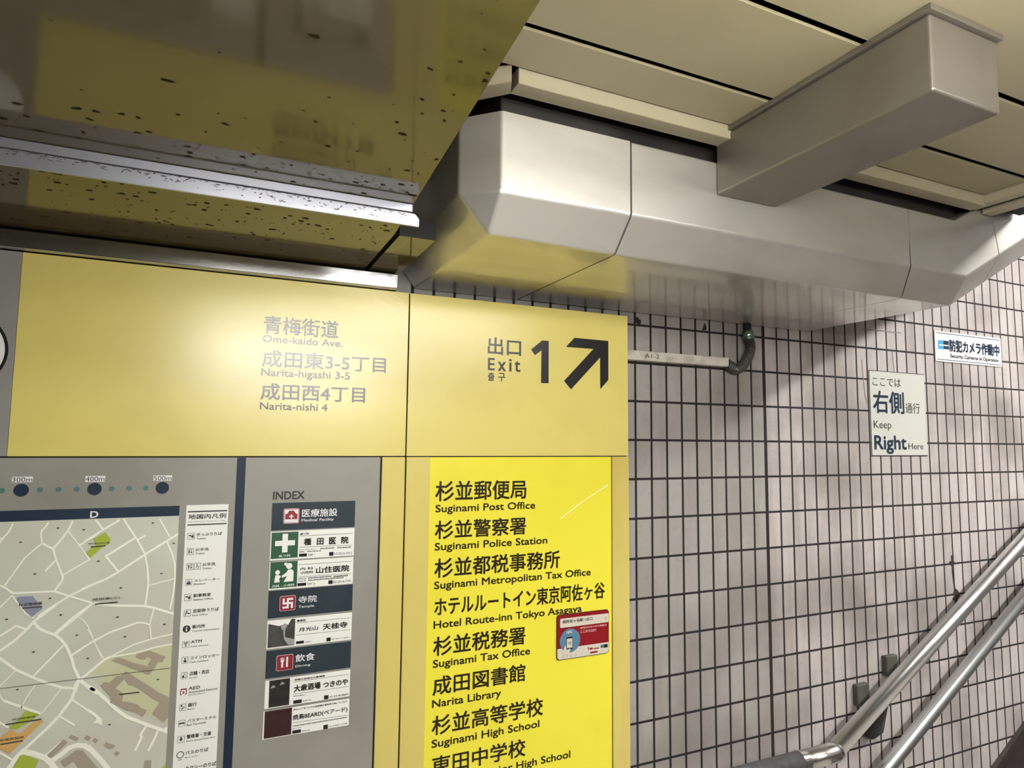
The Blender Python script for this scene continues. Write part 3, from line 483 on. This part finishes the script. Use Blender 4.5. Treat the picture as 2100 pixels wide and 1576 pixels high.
# stains and scuffs on the tiles
mb = MB(); yt = -.0006
def blotch(cx, cz, rx, rz, k=14, rough=.5):
    pts = [(cx + rx * (1 + rough * random.uniform(-1, 1)) * math.cos(2 * math.pi * i / k), cz + rz * (1 + rough * random.uniform(-1, 1)) * math.sin(2 * math.pi * i / k)) for i in range(k)]
    mb.flat(pts, yt)
blotch(.991, 1.932, .009, .010); blotch(.985, 1.940, .006, .006); blotch(1.211, 1.935, .007, .010)
mb.line([(2.2468, 1.250), (2.249, 1.222), (2.2476, 1.195), (2.252, 1.16), (2.258, 1.125), (2.262, 1.085)], .007, yt); blotch(2.248, 1.225, .014, .010); blotch(2.259, 1.118, .016, .018)
mb.m = 1
mb.line([(1.850, 1.983), (1.93, 1.9845), (2.04, 1.985)], .003, yt); mb.line([(1.8438, 1.885), (1.846, 1.83), (1.853, 1.77), (1.862, 1.745)], .0035, yt); mb.line([(1.99, 1.92), (1.995, 1.87), (2.0, 1.83)], .003, yt)
mb.build('stain', [M['stain'], M['mark']], wall)

# ---------------------------------------------------------------- lamps of the place
def ceiling_light(loc, L, W, along, s, label, drop=.03):
    t = thing('ceiling_light', loc, label, 'lamp', None); x, y, z = loc
    lx, ly = (L / 2, W / 2) if along == 'x' else (W / 2, L / 2)
    h = MB(); h.box((x - lx - .04, y - ly - .02, z), (x + lx + .04, y + ly + .02, z + .02)); h.box((x + lx - .06, y - .02, z + .02), (x + lx - .02, y + .02, z + drop)); h.build('housing', M['housing'], t, bevel=.004)
    d = MB(); d.box((x - lx, y - ly, z - .05), (x + lx, y + ly, z - .001)); d.build('diffuser', lamp_mat('lamp glow', s), t, bevel=.004)
    return t
ceiling_light((.52, -3.00, ZC - .032), 1.0, .13, 'x', LAMP_LOBBY, 'long tube lamp on the cream ceiling farther from the tiled wall')
ceiling_light((.235, -1.30, 1.945), .61, .05, 'x', LAMP_MAP, 'slim tube lamp hung low in front of the map board', .255)
ceiling_light((.80, -1.24, ZC - .102), .60, .10, 'x', LAMP_NEAR, 'short tube lamp hung from the cream ceiling nearer the sign', .10)
o = ceiling_light((3.3, -1.75, 3.28), 3.0, .14, 'x', LAMP_STAIR, 'bright tube lamp running up over the stairs')
o.rotation_euler = (0, -math.atan(.54), 0)

# ---------------------------------------------------------------- map board (left) : front face at y = -0.08
YF = -.08; YP = YF - .0004
def Y(k): return YF - .0005 * k
HB, HT, SEAM = 1.5837, 1.9258, .3527
board = thing('map_board', (-.3, 0, .8), 'wide grey map board with yellow header, street map, legend and index', 'sign')
m_ = MB(); m_.box((-1.25, YF + .004, .80), (SEAM - .002, 0, 1.925)); m_.build('casing', M['dark'], board)
m_ = MB(); m_.box((-.3127, YF, HB + .0012), (SEAM - .0012, YF + .004, HT)); hp = m_.build('header_panel', M['yellow'], board, bevel=.0006, seg=1)
tag(MB().texts(HEAD_TEXT, Y(1)).build('lettering', M['black_ink'], hp), 'black destination lettering on yellow')
m_ = MB()
for c in CRACK: m_.line(c, .0011, Y(1))
m_.build('scratch', M['scratch'], hp)
m_ = MB(); m_.box((-1.25, YF, HB + .0012), (-.3132, YF + .004, HT)); gp = tag(m_.build('header_panel', M['grey_head'], board, bevel=.0006, seg=1), 'plain grey header panel')
m_ = MB().disc((-.387, 1.757), .066, Y(1), 64); m_.m = 1; m_.ring((-.387, 1.757), .0612, .066, Y(2), 72); tag(m_.build('emblem', [M['white_print'], M['black_ink']], gp), 'white disc with black outline')
m_ = MB(); m_.box((-1.25, YF, .82), (.3005, YF + .004, HB - .0012)); mp_ = m_.build('map_panel', M['grey_board'], board, bevel=.0006, seg=1)
m_ = MB(); m_.box((.3035, YF - .002, .80), (SEAM - .0014, YF + .004, HB - .001)); m_.build('frame_strip', M['yellow_frame'], board, bevel=.001)
m_ = MB().rect((.0335, .82, .0487, HB - .0015), Y(1)); m_.build('stripe', M['navy'], mp_)
# distance scale
m_ = MB()
for r in SCALE_BOX: m_.rect(r, Y(1))
m_.m = 1; m_.texts(SCALE_TEXT, Y(2))
m_.m = 2
for c in DOT_BIG: m_.disc(c, .0105, Y(1))
m_.m = 3
for c in DOT_SMALL: m_.disc(c, .0042, Y(1), 20)
m_.build('distance_scale', [M['white_print'], M['ink_soft'], M['navy'], M['teal_dot']], mp_)
m_ = MB().rect((-1.2,) + BAR[1:], Y(1)); m_.m = 1; m_.texts(D_TEXT, Y(2)); m_.build('title_bar', [M['navy'], M['white_print']], mp_)
# the street map, clipped to its sheet
MX, MZ = BAR[2], BAR[1]
def clip(pts, lim, ax, sgn):
    o = []
    for i in range(len(pts)):
        p, q = pts[i], pts[(i + 1) % len(pts)]; a, b = sgn * (lim - p[ax]), sgn * (lim - q[ax])
        if a >= 0: o.append(p)
        if a * b < 0:
            t = a / (a - b); o.append((p[0] + (q[0] - p[0]) * t, p[1] + (q[1] - p[1]) * t))
    return o
def clipped(pts):
    for lim, ax, sg in ((MX, 0, 1), (MZ, 1, 1)):
        pts = clip(pts, lim, ax, sg)
        if len(pts) < 3: return None
    return pts
class MapMB(MB):
    def flat(s, pts2, y):
        c = clipped(list(pts2))
        if c: MB.flat(s, c, y)
        return s
b = MapMB(); b.rect((-1.2, .84, MX, MZ), Y(1))
def printed(polys, m, k):
    b.m = m
    for p in polys: b.flat(p, Y(k))
printed(CAMPUS, 1, 2)
b.m = 2
for wd, p in ROADS: b.line(p, wd, Y(3))
printed(PARKS, 3, 4); printed(WHITE_POLY, 2, 4); printed(ORANGE, 4, 5); printed(LILAC, 5, 5); printed(BUILDINGS, 6, 4)
b.m = 7; b.texts(MAP_TEXT, Y(6))
for l in MAP_LINES: b.line(l, .0022, Y(6))
for c in MAP_DOTS: b.disc(c, .0022, Y(6), 8, .0013)
b.line(FOLD, .0007, Y(7))
b.build('map_sheet', [M[k] for k in ('map_ground', 'campus', 'street', 'park', 'orange', 'lilac', 'building', 'map_ink')], mp_)
# legend
m_ = MB().rect((LEGEND[0], .84, LEGEND[2] - .001, LEGEND[3]), Y(1)); m_.build('legend_sheet', M['card'], mp_)
m_ = MB()
for r in LEG_BARS: m_.rect(r, Y(2))
m_.texts(LEG_TEXT, Y(2))
def icon(r, k):
    x, z, w_, h = r[0], r[1], r[2] - r[0], r[3] - r[1]
    for a in ((0, 0, 1, .05), (0, .95, 1, 1), (0, 0, .05, 1), (.95, 0, 1, 1)): m_.rect((x + a[0] * w_, z + a[1] * h, x + a[2] * w_, z + a[3] * h), Y(2))
    R_ = lambda a, b, c, d: m_.rect((x + a * w_, z + b * h, x + c * w_, z + d * h), Y(2))
    O = lambda a, b, r_: m_.disc((x + a * w_, z + b * h), r_ * w_, Y(2), 14)
    if k in (0, 5): R_(.15, .5, .55, .68); R_(.5, .3, .88, .55); O(.75, .66, .1); R_(.62, .2, .8, .3)
    elif k in (1, 2): O(.3, .76, .09); R_(.22, .2, .38, .66); O(.68, .76, .09); m_.flat([(x + .55 * w_, z + .25 * h), (x + .81 * w_, z + .25 * h), (x + .68 * w_, z + .68 * h)], Y(2)); R_(.48, .15, .51, .85)
    elif k == 3: O(.45, .8, .08); R_(.4, .45, .48, .72); m_.ring((x + .5 * w_, z + .36 * h), .16 * w_, .22 * w_, Y(2), 20); R_(.55, .42, .75, .48)
    elif k == 4: R_(.2, .15, .8, .45); O(.35, .56, .09); O(.5, .56, .09); O(.65, .56, .09); R_(.3, .75, .4, .88); R_(.6, .75, .7, .88)
    elif k == 6: R_(.18, .45, .6, .6); O(.4, .75, .11); R_(.55, .35, .9, .5); R_(.2, .1, .3, .4)
    elif k == 7: R_(.18, .68, .82, .8); R_(.3, .5, .7, .6); R_(.45, .2, .55, .5); R_(.35, .2, .65, .3)
    elif k == 8: R_(.3, .15, .75, .48); O(.5, .7, .14); R_(.4, .52, .6, .56)
    elif k == 9: R_(.2, .15, .5, .55); R_(.5, .15, .82, .2); R_(.78, .15, .82, .7); R_(.5, .66, .82, .7); m_.ring((x + .5 * w_, z + .75 * h), .1 * w_, .15 * w_, Y(2), 16)
    elif k == 10: R_(.2, .6, .45, .85); R_(.5, .55, .85, .6); m_.line([(x + .25 * w_, z + .15 * h), (x + .8 * w_, z + .5 * h)], .1 * w_, Y(2)); R_(.3, .35, .7, .42)
    elif k == 11: R_(.1, .4, .9, .62); R_(.18, .3, .3, .4); R_(.7, .3, .82, .4)
    elif k == 12: O(.5, .75, .13); m_.flat([(x + .25 * w_, z + .55 * h), (x + .5 * w_, z + .15 * h), (x + .75 * w_, z + .55 * h)], Y(2)); R_(.3, .5, .7, .62)
for k, r in enumerate(LEG_ICONS): icon(r, k)
m_.disc(LEG_INFO, .0062, Y(2)); m_.ring(LEG_BUS, .0046, .0058, Y(2)); m_.rect((LEG_BUS[0] - .003, LEG_BUS[1] - .0088, LEG_BUS[0] + .003, LEG_BUS[1] - .0078), Y(2))
m_.m = 1; m_.round_rect(LEG_AED, .0014, Y(2)); m_.m = 2
ax, az = (LEG_AED[0] + LEG_AED[2]) / 2, (LEG_AED[1] + LEG_AED[3]) / 2
m_.disc((ax, az - .0012), .0042, Y(3), 20); m_.rect((ax - .005, LEG_AED[3] - .003, ax + .005, LEG_AED[3] - .002), Y(3)); m_.disc((LEG_INFO[0], LEG_INFO[1] + .003), .0012, Y(3), 12); m_.rect((LEG_INFO[0] - .001, LEG_INFO[1] - .004, LEG_INFO[0] + .001, LEG_INFO[1] + .0012), Y(3))
m_.m = 1; m_.rect((ax - .0012, az - .003, ax + .0012, az + .0008), Y(4))
m_.build('legend_lettering', [M['ink_soft'], M['maroon'], M['white_print']], mp_)
# index
m_ = MB().texts(INDEX_TEXT, Y(2)); m_.build('index_title', M['ink_soft'], mp_)
for i, r in enumerate(INDEX_BARS):
    m_ = MB().rect(r, Y(1)); m_.m = 1; m_.texts(INDEX_BAR_TEXT[2 * i:2 * i + 2], Y(2))
    ic = INDEX_ICONS[i]; cx, cz, q = (ic[0] + ic[2]) / 2, (ic[1] + ic[3]) / 2, (ic[2] - ic[0])
    m_.m = 3; m_.round_rect((ic[0] - .0008, ic[1] - .0008, ic[2] + .0008, ic[3] + .0008), .003, Y(2)); m_.m = 2; m_.round_rect(ic, .0025, Y(3))
    if i == 0:
        m_.m = 1; m_.round_rect((ic[0] + .001, ic[1] + .001, ic[2] - .001, ic[3] - .001), .0015, Y(4)); m_.m = 2
        m_.rect((ic[0] + .0025, ic[1] + .0075, ic[2] - .0025, ic[1] + .0175), Y(5)); m_.flat([(cx - .008, ic[1] + .0175), (cx + .008, ic[1] + .0175), (cx + .004, ic[1] + .0235), (cx - .004, ic[1] + .0235)], Y(5))
        m_.m = 1; m_.rect((cx - .004, ic[1] + .0115, cx + .004, ic[1] + .0138), Y(6)); m_.rect((cx - .00115, ic[1] + .0087, cx + .00115, ic[1] + .0166), Y(6))
    elif i == 1:
        m_.m = 1; u = q * .1; mz = MANJI[0]; u = (mz[2] - mz[0]) / 5
        for a in ((2, 0, 3, 5), (0, 2, 5, 3), (0, 3, 1, 5), (3, 4, 5, 5), (4, 0, 5, 2), (0, 0, 2, 1)):
            m_.rect((mz[0] + a[0] * u, mz[1] + a[1] * u, mz[0] + a[2] * u, mz[1] + a[3] * u), Y(4))
    else:
        m_.m = 1
        m_.rect((cx - q * .22, ic[1] + q * .18, cx - q * .10, ic[1] + q * .56), Y(4)); m_.rect((cx + q * .08, ic[1] + q * .18, cx + q * .2, ic[1] + q * .84), Y(4)); m_.rect((cx - q * .27, ic[1] + q * .54, cx - q * .05, ic[1] + q * .64), Y(4))
        for k in (-.27, -.185, -.1): m_.rect((cx + q * k, ic[1] + q * .62, cx + q * (k + .05), ic[1] + q * .82), Y(4))
    m_.build('index_heading', [M['slate'], M['white_print'], M['maroon'], M['pink']], mp_)
def inside(r, c): return r[0] <= c[0] <= r[2] and r[1] <= c[1] <= r[3]
pic_m = [M['green_card'], M['green_card'], M['photo_mono'], M['photo_dark'], M['photo_maroon']]
for i, r in enumerate(CARDS):
    m_ = MB().rect(r, Y(1 if i < 4 else 1.5)); m_.m = 1; m_.rect(CARD_PICS[i], Y(2))
    P_ = CARD_PICS[i]; px, pz, pw, ph = P_[0], P_[1], P_[2] - P_[0], P_[3] - P_[1]
    m_.m = 2
    for t in CARD_TEXT:
        if inside(r, ((t[1] + t[3]) / 2, (t[2] + t[4]) / 2)) and not (i == 3 and inside(CARDS[4], ((t[1] + t[3]) / 2, (t[2] + t[4]) / 2)) and t[2] < CARDS[4][3] - .004): m_.text(t, Y(3))
    for (a, b) in CARD_RULES:
        if inside(r, ((a[0] + b[0]) / 2, (a[1] + b[1]) / 2)): m_.line([a, b], .0006, Y(2))
    for q in CARD_TAGS:
        if inside(r, ((q[0] + q[2]) / 2, (q[1] + q[3]) / 2)): m_.rect(q, Y(2.5))
    m_.m = 3
    for q in CARD_SMALL:
        if inside(r, ((q[0] + q[2]) / 2, (q[1] + q[3]) / 2)):
            n_ = max(2, int((q[2] - q[0]) / .0026)); st = (q[2] - q[0]) / n_
            for k in range(n_): m_.rect((q[0] + k * st, q[1] + .0004 * (k % 2), q[0] + (k + .72) * st, q[3] - .0004 * ((k // 2) % 2)), Y(2))
    m_.m = 0
    if i == 0:
        for q in CROSS: m_.rect(q, Y(3))
        m_.text(CARD_WHITE_TEXT[0], Y(3))
    if i == 1:
        m_.text(CARD_WHITE_TEXT[1], Y(3))
        Q = lambda l: [(px + a * pw, pz + b * ph) for a, b in l]
        m_.disc((px + .27 * pw, pz + .60 * ph), .085 * pw, Y(3), 20); m_.flat(Q([(.16, .22), (.36, .22), (.34, .36), (.40, .44), (.32, .50), (.20, .50), (.17, .36)]), Y(3))
        m_.disc((px + .69 * pw, pz + .82 * ph), .115 * pw, Y(3), 20); m_.disc((px + .56 * pw, pz + .90 * ph), .06 * pw, Y(3), 14)
        m_.flat(Q([(.50, .22), (.86, .22), (.86, .60), (.80, .68), (.66, .68), (.58, .56), (.42, .46), (.44, .38), (.62, .44)]), Y(3))
    if i == 2:
        Q = lambda l: [(px + a * pw, pz + b * ph) for a, b in l]
        m_.flat(Q([(.0, .90), (.14, .86), (.4, .78), (.62, .85), (.74, .80), (.84, .98), (.84, 1.), (0, 1.)]), Y(3)); m_.m = 4; m_.flat(Q([(.55, .62), (.63, .62), (.64, .34), (1, .22), (1, .02), (.76, .04), (.6, .26), (.58, .4)]), Y(3)); m_.flat(Q([(.46, .78), (.6, .86), (.72, .80), (.64, .62), (.5, .64)]), Y(3))
    if i == 3:
        m_.m = 4
        for a, b in ((.18, .74), (.62, .82)): m_.flat([(px + (a - .13) * pw, pz + (b - .03) * ph), (px + (a + .13) * pw, pz + (b - .01) * ph), (px + (a + .05) * pw, pz + (b + .07) * ph), (px + (a - .04) * pw, pz + (b + .07) * ph)], Y(3))
        m_.m = 3; m_.ring((px + .6 * pw, pz + .34 * ph), .06 * pw, .10 * pw, Y(3), 14); m_.ring((px + .6 * pw, pz + .52 * ph), .08 * pw, .12 * pw, Y(3), 14); m_.rect((px + .05 * pw, pz + .46 * ph, px + .3 * pw, pz + .5 * ph), Y(3))
    m_.build('index_card', [M['card'], pic_m[i], M['black_ink'], M['ink_soft'], M['photo_path']], mp_)

# ---------------------------------------------------------------- directory sign (right)
SR = .9010; IL, IR = .4045, .8517
ds = thing('directory_sign', (.627, 0, .8), 'yellow exit sign column with arrow above a list of destinations', 'sign')
m_ = MB(); m_.box((SEAM + .002, YF + .004, .80), (SR - .001, 0, 1.925)); m_.build('casing', M['dark'], ds)
m_ = MB(); m_.box((SEAM + .0014, YF, HB + .001), (SR, YF + .004, HT)); m_.box((SR - .004, YF + .0035, .80), (SR, -.001, HT)); hp = m_.build('header_panel', M['yellow'], ds, bevel=.0006, seg=1)
m_ = MB().texts(EXIT_TEXT, Y(1)); m_.flat(ONE_POLY, Y(1)); m_.build('lettering', M['black_ink'], hp)
m_ = MB().flat(ARROW_POLY, Y(1)); tag(m_.build('arrow', M['black_ink'], hp), 'black arrow pointing up to the right')
for a_, b_ in ((SEAM + .0014, IL), (IR + .0022, SR)):
    m_ = MB(); m_.box((a_, YF - .002, .80), (b_, YF + .004, HB - .001)); m_.build('frame_strip', M['yellow_frame'], ds, bevel=.001)
m_ = MB(); m_.box((IL + .0004, YF, .82), (IR, YF + .004, HB - .0014)); dp = m_.build('directory_panel', M['yellow_dir'], ds)
m_ = MB().texts(DIR_TEXT, Y(1)); m_.build('lettering', M['dir_ink'], dp)
m_ = MB().line(STREAK, .0022, Y(1)); m_.build('scratch', M['scratch'], dp)  # scratch with its highlight streak put into the pale colour

# sticker plate on the directory
st = thing('information_plate', ((NFC[0] + NFC[2]) / 2, YF, NFC[1]), 'small red and white plate with rounded corners stuck on the directory list', 'plate')
q = MB(); q.round_rect(NFC, .007, YF - .004); pr = q.rr
m_ = MB().prism(pr, YF - .003, YF - .0008); pb = m_.build('plate', M['plate_edge'], st)
def YN(k): return YF - .003 - .0003 * k
m_ = MB(); g = .0012; m_.round_rect((NFC[0] + g, NFC[1] + g, NFC[2] - g, NFC[3] - g), .006, YN(1)); m_.m = 1
x0, z0, x1, z1 = NFC_BAND; m_.flat([(x0 + .004, NFC[1] + g), (x1 - .004, NFC[1] + g), (NFC[2] - g, NFC[1] + .006), (NFC[2] - g, z1), (NFC[0] + g, z1), (NFC[0] + g, NFC[1] + .006)], YN(2))
m_.round_rect((NFC_WHITE[0], NFC_WHITE[1], NFC[2] - g, NFC_WHITE[3]), .003, YN(2))
m_.m = 2; m_.disc((NFC_CIRC[0] + .0015, NFC_CIRC[1]), .0262, YN(3), 48, .0262); m_.m = 3; m_.rect(NFC_PHONE, YN(4)); m_.m = 1; m_.rect(NFC_SCREEN, YN(5)); m_.m = 5; m_.rect(NFC_CHIP, YN(6)); m_.m = 1; m_.flat(NFC_HAND, YN(6))
m_.texts(NFC_NFC, YN(4)); m_.m = 4; m_.texts(NFC_PINK, YN(2)); m_.m = 3; m_.texts(NFC_TEXT, YN(3)); m_.m = 5
for c in NFC_DOTS: m_.ring(c, .0018, .003, YN(3), 16)
m_.m = 6; m_.rect(NFC_LOGO[0], YN(3)); m_.m = 3; m_.rect(NFC_LOGO[1], YN(3)); m_.m = 0; m_.round_rect(NFC_RED[0], .001, YN(3))
m_.rect(NFC_RED[1], YN(3)); m_.rect(NFC_RED[2], YN(3)); m_.rect(NFC_RED[3], YN(3))
m_.build('print', [M['red'], M['sticker_white'], M['sticker_blue'], M['black_ink'], M['pink'], M['building'], M['teal_dot']], st)

# ---------------------------------------------------------------- stickers on the tiles
ks = thing('notice_sticker', ((KEEP[0] + KEEP[2]) / 2, 0, KEEP[1]), 'milky sticker on the tiles telling people to keep right', 'sticker')
m_ = MB(); m_.box((KEEP[0], -.0016, KEEP[1]), (KEEP[2], -.0004, KEEP[3])); m_.build('film', M['film'], ks)
m_ = MB().texts(KEEP_TEXT, -.0022); m_.m = 1; m_.texts(KEEP_NAVY, -.0022); m_.build('lettering', [M['ink_soft'], M['navy']], ks)
m_ = MB()
for r in ((KEEP[0], KEEP[1], KEEP[2], KEEP[1] + .003), (KEEP[0], KEEP[3] - .002, KEEP[2], KEEP[3]), (KEEP[0], KEEP[1], KEEP[0] + .0025, KEEP[3])): m_.rect(r, -.0019)
m_.build('border', M['film_line'], ks)
cs = thing('warning_sign', ((CAM[0] + CAM[2]) / 2, 0, CAM[1]), 'small wide white security camera notice, highest sign on the tiles', 'sign')
m_ = MB(); m_.box((CAM[0], -.004, CAM[1]), (CAM[2], -.0004, CAM[3])); m_.build('plate', M['white_plate'], cs, bevel=.0008)
m_ = MB().texts(CAM_TEXT, -.0046); m_.m = 1; m_.texts(CAM_GREY, -.0046); m_.m = 0
for z in (CAM[1] + .007, CAM[3] - .007): m_.rect((CAM[0] + .006, z - .0009, CAM[2] - .006, z + .0009), -.0046)
m_.build('lettering', [M['navy'], M['ink_soft']], cs)
m_ = MB().rect(CAM_LOGO[0], -.0046); m_.m = 1; m_.rect(CAM_LOGO[1], -.0046); m_.m = 2
zz = (CAM_LOGO[0][1] + CAM_LOGO[0][3]) / 2; m_.rect((CAM_LOGO[0][0] + .004, zz - .003, CAM_LOGO[1][2] - .004, zz + .001), -.0050)
m_.build('logo', [M['sky_blue'], M['navy'], M['white_print']], cs)

# ---------------------------------------------------------------- duct along the wall
XD0 = .336
def ring_h(xt, xb): return [(xt, -.005, 2.145), (xt, -.475, 2.145), (xt, -.475, 2.012), (xb, -.423, 1.955), (xb, -.005, 1.955)]
def ring_bend():
    return [(1.549, -.005, 2.145), (1.549, -.475, 2.145), (1.580, -.475, 2.012), (1.600, -.423, 1.955), (1.600, -.005, 1.955)]
def ring_s(t): return [(x + t * .889, y, z + t * .458) for x, y, z in ring_bend()]
duct = thing('ventilation_duct', (1.0, -.2, 1.955), 'dull stainless duct casing with chamfered edges running along the wall under the ceiling', 'duct')
# left end with a splayed corner
A_t, A_b = (.390, -.475, 2.145), (.390, -.475, 2.012); B_t, B_b = (XD0, -.421, 2.145), (XD0, -.421, 2.018)
Cc = (.388, -.428, 1.955); Db, Dt, Dk = (XD0, -.005, 2.018), (XD0, -.005, 2.145), (.384, -.005, 1.955)
xs = .6343; e = ring_h(xs, xs)
m_ = MB()
m_.face([A_t, A_b, e[2], e[1]]); m_.face([A_b, Cc, e[3], e[2]]); m_.face([Cc, Dk, e[4], e[3]]); m_.face([B_t, B_b, A_b, A_t]); m_.face([B_b, Cc, A_b]); m_.face([Dt, Db, B_b, B_t]); m_.face([B_b, Db, Dk, Cc])
m_.face([Dt, B_t, A_t, e[1], e[0]]); m_.face([Dt, e[0], e[4], Dk, Db]); m_.face(e[::-1])
m_.build('duct_section', M['duct'], duct, bevel=.004, seg=3, keep_ends=True)
MB().loft([ring_h(.6380, .6380), ring_h(1.3780, 1.4180)]).build('duct_section', M['duct'], duct, bevel=.004, seg=3, keep_ends=True)
MB().loft([ring_h(1.3815, 1.4215), ring_bend(), ring_s(.150)]).build('duct_section', M['duct'], duct, bevel=.004, seg=3, keep_ends=True)
MB().loft([ring_s(.1535), ring_s(3.6)]).build('duct_section', M['duct'], duct, bevel=.004, seg=3, keep_ends=True)
m_ = MB(); ins = lambda r: [(p[0], -.24 + (p[1] + .24) * .96, 2.05 + (p[2] - 2.05) * .95) for p in r]
m_.loft([ins(ring_h(.45, .45)), ins(ring_h(1.40, 1.42)), ins(ring_bend()), ins(ring_s(3.4))]); m_.build('liner', M['dark'], duct)
# collar rising into the ceiling gap
m_ = MB(); m_.loft([[(x, -.445, 2.1451), (x, -.445, 2.222), (x, -.02, 2.222), (x, -.02, 2.1451)] for x in (.40, 1.60)]); m_.build('collar', M['collar'], duct, bevel=.004)
# box joined to the duct, under the ceiling
bx = thing('duct_box', (.902, -.68, 2.08), 'dull steel box duct projecting from the wall duct under the ceiling boards', 'duct')
m_ = MB(); m_.box((.828, -.877, 2.0806), (.976, -.4755, 2.188)); m_.build('casing', M['beam'], bx, bevel=.004, seg=3)
m_ = MB(); m_.box((.822, -.883, 2.1882), (.982, -.4755, 2.1965)); m_.build('flange', M['beam'], bx, bevel=.001)

# ---------------------------------------------------------------- aluminium rail under the soffit
mb = MB()
rl = thing('rail', (-.4, -.475, ZS - .034), 'aluminium rail fixed under the glossy soffit above the map board', 'rail')
m_ = MB(); m_.box((-2.0, -.479, ZS - .0125), (.246, -.475, ZS - .0005)); m_.box((-2.0, -.475, ZS - .003), (.246, -.44, ZS - .0005)); m_.build('upper_channel', M['alu'], rl, bevel=.001)
m_ = MB(); m_.prism([(-2.0, ZS - .0335), (.256, ZS - .0335), (.2565, ZS - .022), (.250, ZS - .0145), (.240, ZS - .0140), (-2.0, ZS - .0140)], -.479, -.4755); m_.build('lower_channel', M['alu'], rl, bevel=.0008)
m_ = MB(); m_.box((-2.0, -.4775, ZS - .0142), (.244, -.474, ZS - .0122)); m_.build('groove', M['dark'], rl)
for i in range(260):
    x = random.uniform(-.5, .24); d = random.random() ** 2 * .013 * (1 if x > -.1 else .5); w_, h_ = random.uniform(.0008, .0045), random.uniform(.0003, .0009); a = random.uniform(-.7, .7)
    z = ZS - .0142 - d
    m_ = mb; P = [(x + u * math.cos(a) - v * math.sin(a), z + u * math.sin(a) + v * math.cos(a)) for u, v in ((-w_, -h_ * .3), (0, -h_), (w_, -h_ * .2), (w_ * .4, h_), (-w_ * .5, h_ * .6))]
    m_.flat(P, -.4793)
tag(mb.build('dust', M['dust'], rl), 'grey dust caught on the rail face')

# ---------------------------------------------------------------- cable trunking and flexible conduit
tk = thing('cable_trunking', (1.08, 0, 1.827), 'light grey cable trunking marked A1-2 on the tiles beside the yellow sign', 'trunking')
m_ = MB(); m_.box((.905, -.024, 1.8275), (1.275, -.0004, 1.8525)); m_.build('channel', M['trunk'], tk, bevel=.002)
MB().texts(TRUNK_TEXT, -.0246).build('lettering', M['ink_soft'], tk)
fc = thing('flexible_conduit', (1.33, -.02, 1.82), 'dark ribbed flexible conduit curving from the trunking end up to the duct', 'conduit')
P0 = [(1.276, -.014, 1.836), (1.305, -.016, 1.823), (1.330, -.019, 1.836), (1.352, -.020, 1.866), (1.358, -.020, 1.892), (1.352, -.020, 1.912)]
def spline(P, n):
    o = []; P = [Vector(p) for p in P]; Q = [2 * P[0] - P[1]] + P + [2 * P[-1] - P[-2]]
    for i in range(1, len(Q) - 2):
        for k in range(n):
            t = k / n; a, b, c, d = Q[i - 1:i + 3]
            o.append(.5 * (2 * b + (c - a) * t + (2 * a - 5 * b + 4 * c - d) * t * t + (3 * b - a - 3 * c + d) * t ** 3))
    o.append(P[-1]); return o
sp_ = spline(P0, 10)
MB().tube(sp_, [.0125 if i % 2 else .0150 for i in range(len(sp_))], 16).build('hose', M['flex'], fc, smooth=False)
MB().tube([(1.352, -.020, 1.911), (1.350, -.020, 1.922), (1.348, -.020, 1.934)], [.0165, .0165, .0155], 20).build('fitting', M['fitting'], fc, smooth=True)
MB().tube([(1.348, -.020, 1.9335), (1.347, -.020, 1.9548)], .011, 14).build('collar', M['dark'], fc, smooth=True)

# ---------------------------------------------------------------- handrails and wall stops
YR = -.07
hr = thing('handrail', (1.576, YR, .772), 'upper steel handrail climbing the stairs, with a dark sleeve on its level end', 'handrail')
up = lambda x: (x, YR, .885 + .543 * (x - 1.764))
MB().tube([(1.578, YR, .772 + .001), up(4.2)], .0225, 28).build('sloped_tube', M['pipe'], hr, smooth=True)
MB().tube([(1.470, YR, .772), (1.578, YR, .772), (1.590, YR, .7785)], .0255, 28).build('elbow', M['pipe_satin'], hr, smooth=True)
MB().tube([(1.446, YR, .772), (1.456, YR, .772), (1.4565, YR, .772), (1.4695, YR, .772)], [.0275, .0275, .0262, .0262], 28).build('ring', M['pipe_satin'], hr, smooth=False)
MB().tube([(.95, YR, .772), (1.445, YR, .772)], .0268, 28).build('sleeve', M['sleeve'], hr, smooth=True)
def bracket(x, z, par, drop=.125):
    m = MB(); m.tube([(x, -.0005, z - drop), (x, -.014, z - drop), (x, -.030, z - drop + .012), (x, -.055, z - .050), (x, YR, z - .018)], [.031, .031, .026, .016, .012], 24)
    return m.build('bracket', M['bracket'], par, smooth=True)
bracket(1.80, up(1.80)[2], hr); bracket(2.9, up(2.9)[2], hr); bracket(1.1, .78, hr)
lr = thing('handrail', (1.6, YR, .60), 'lower steel handrail running parallel below the other up the stairs', 'handrail')
lo = lambda x: (x, YR, .706 + .575 * (x - 1.819))
MB().tube([(1.05, YR, .564), (1.572, YR, .564), lo(4.2)], .0195, 28).build('tube', M['pipe'], lr, smooth=True)
bracket(2.75, lo(2.75)[2], lr); bracket(1.15, .564, lr)
for (x, z, lab) in ((1.775, .878, 'grey rubber stop on the tiles above the handrail, the lower one'), (1.907, .944, 'grey rubber stop on the tiles above the handrail, the higher one')):
    m_ = MB(); m_.box((x - .026, -.018, z - .031), (x + .026, -.0004, z + .029)); tag(m_.build('wall_stop', M['cover'], bevel=.003, seg=2), lab, 'stop', 'grey stops beside the handrail')
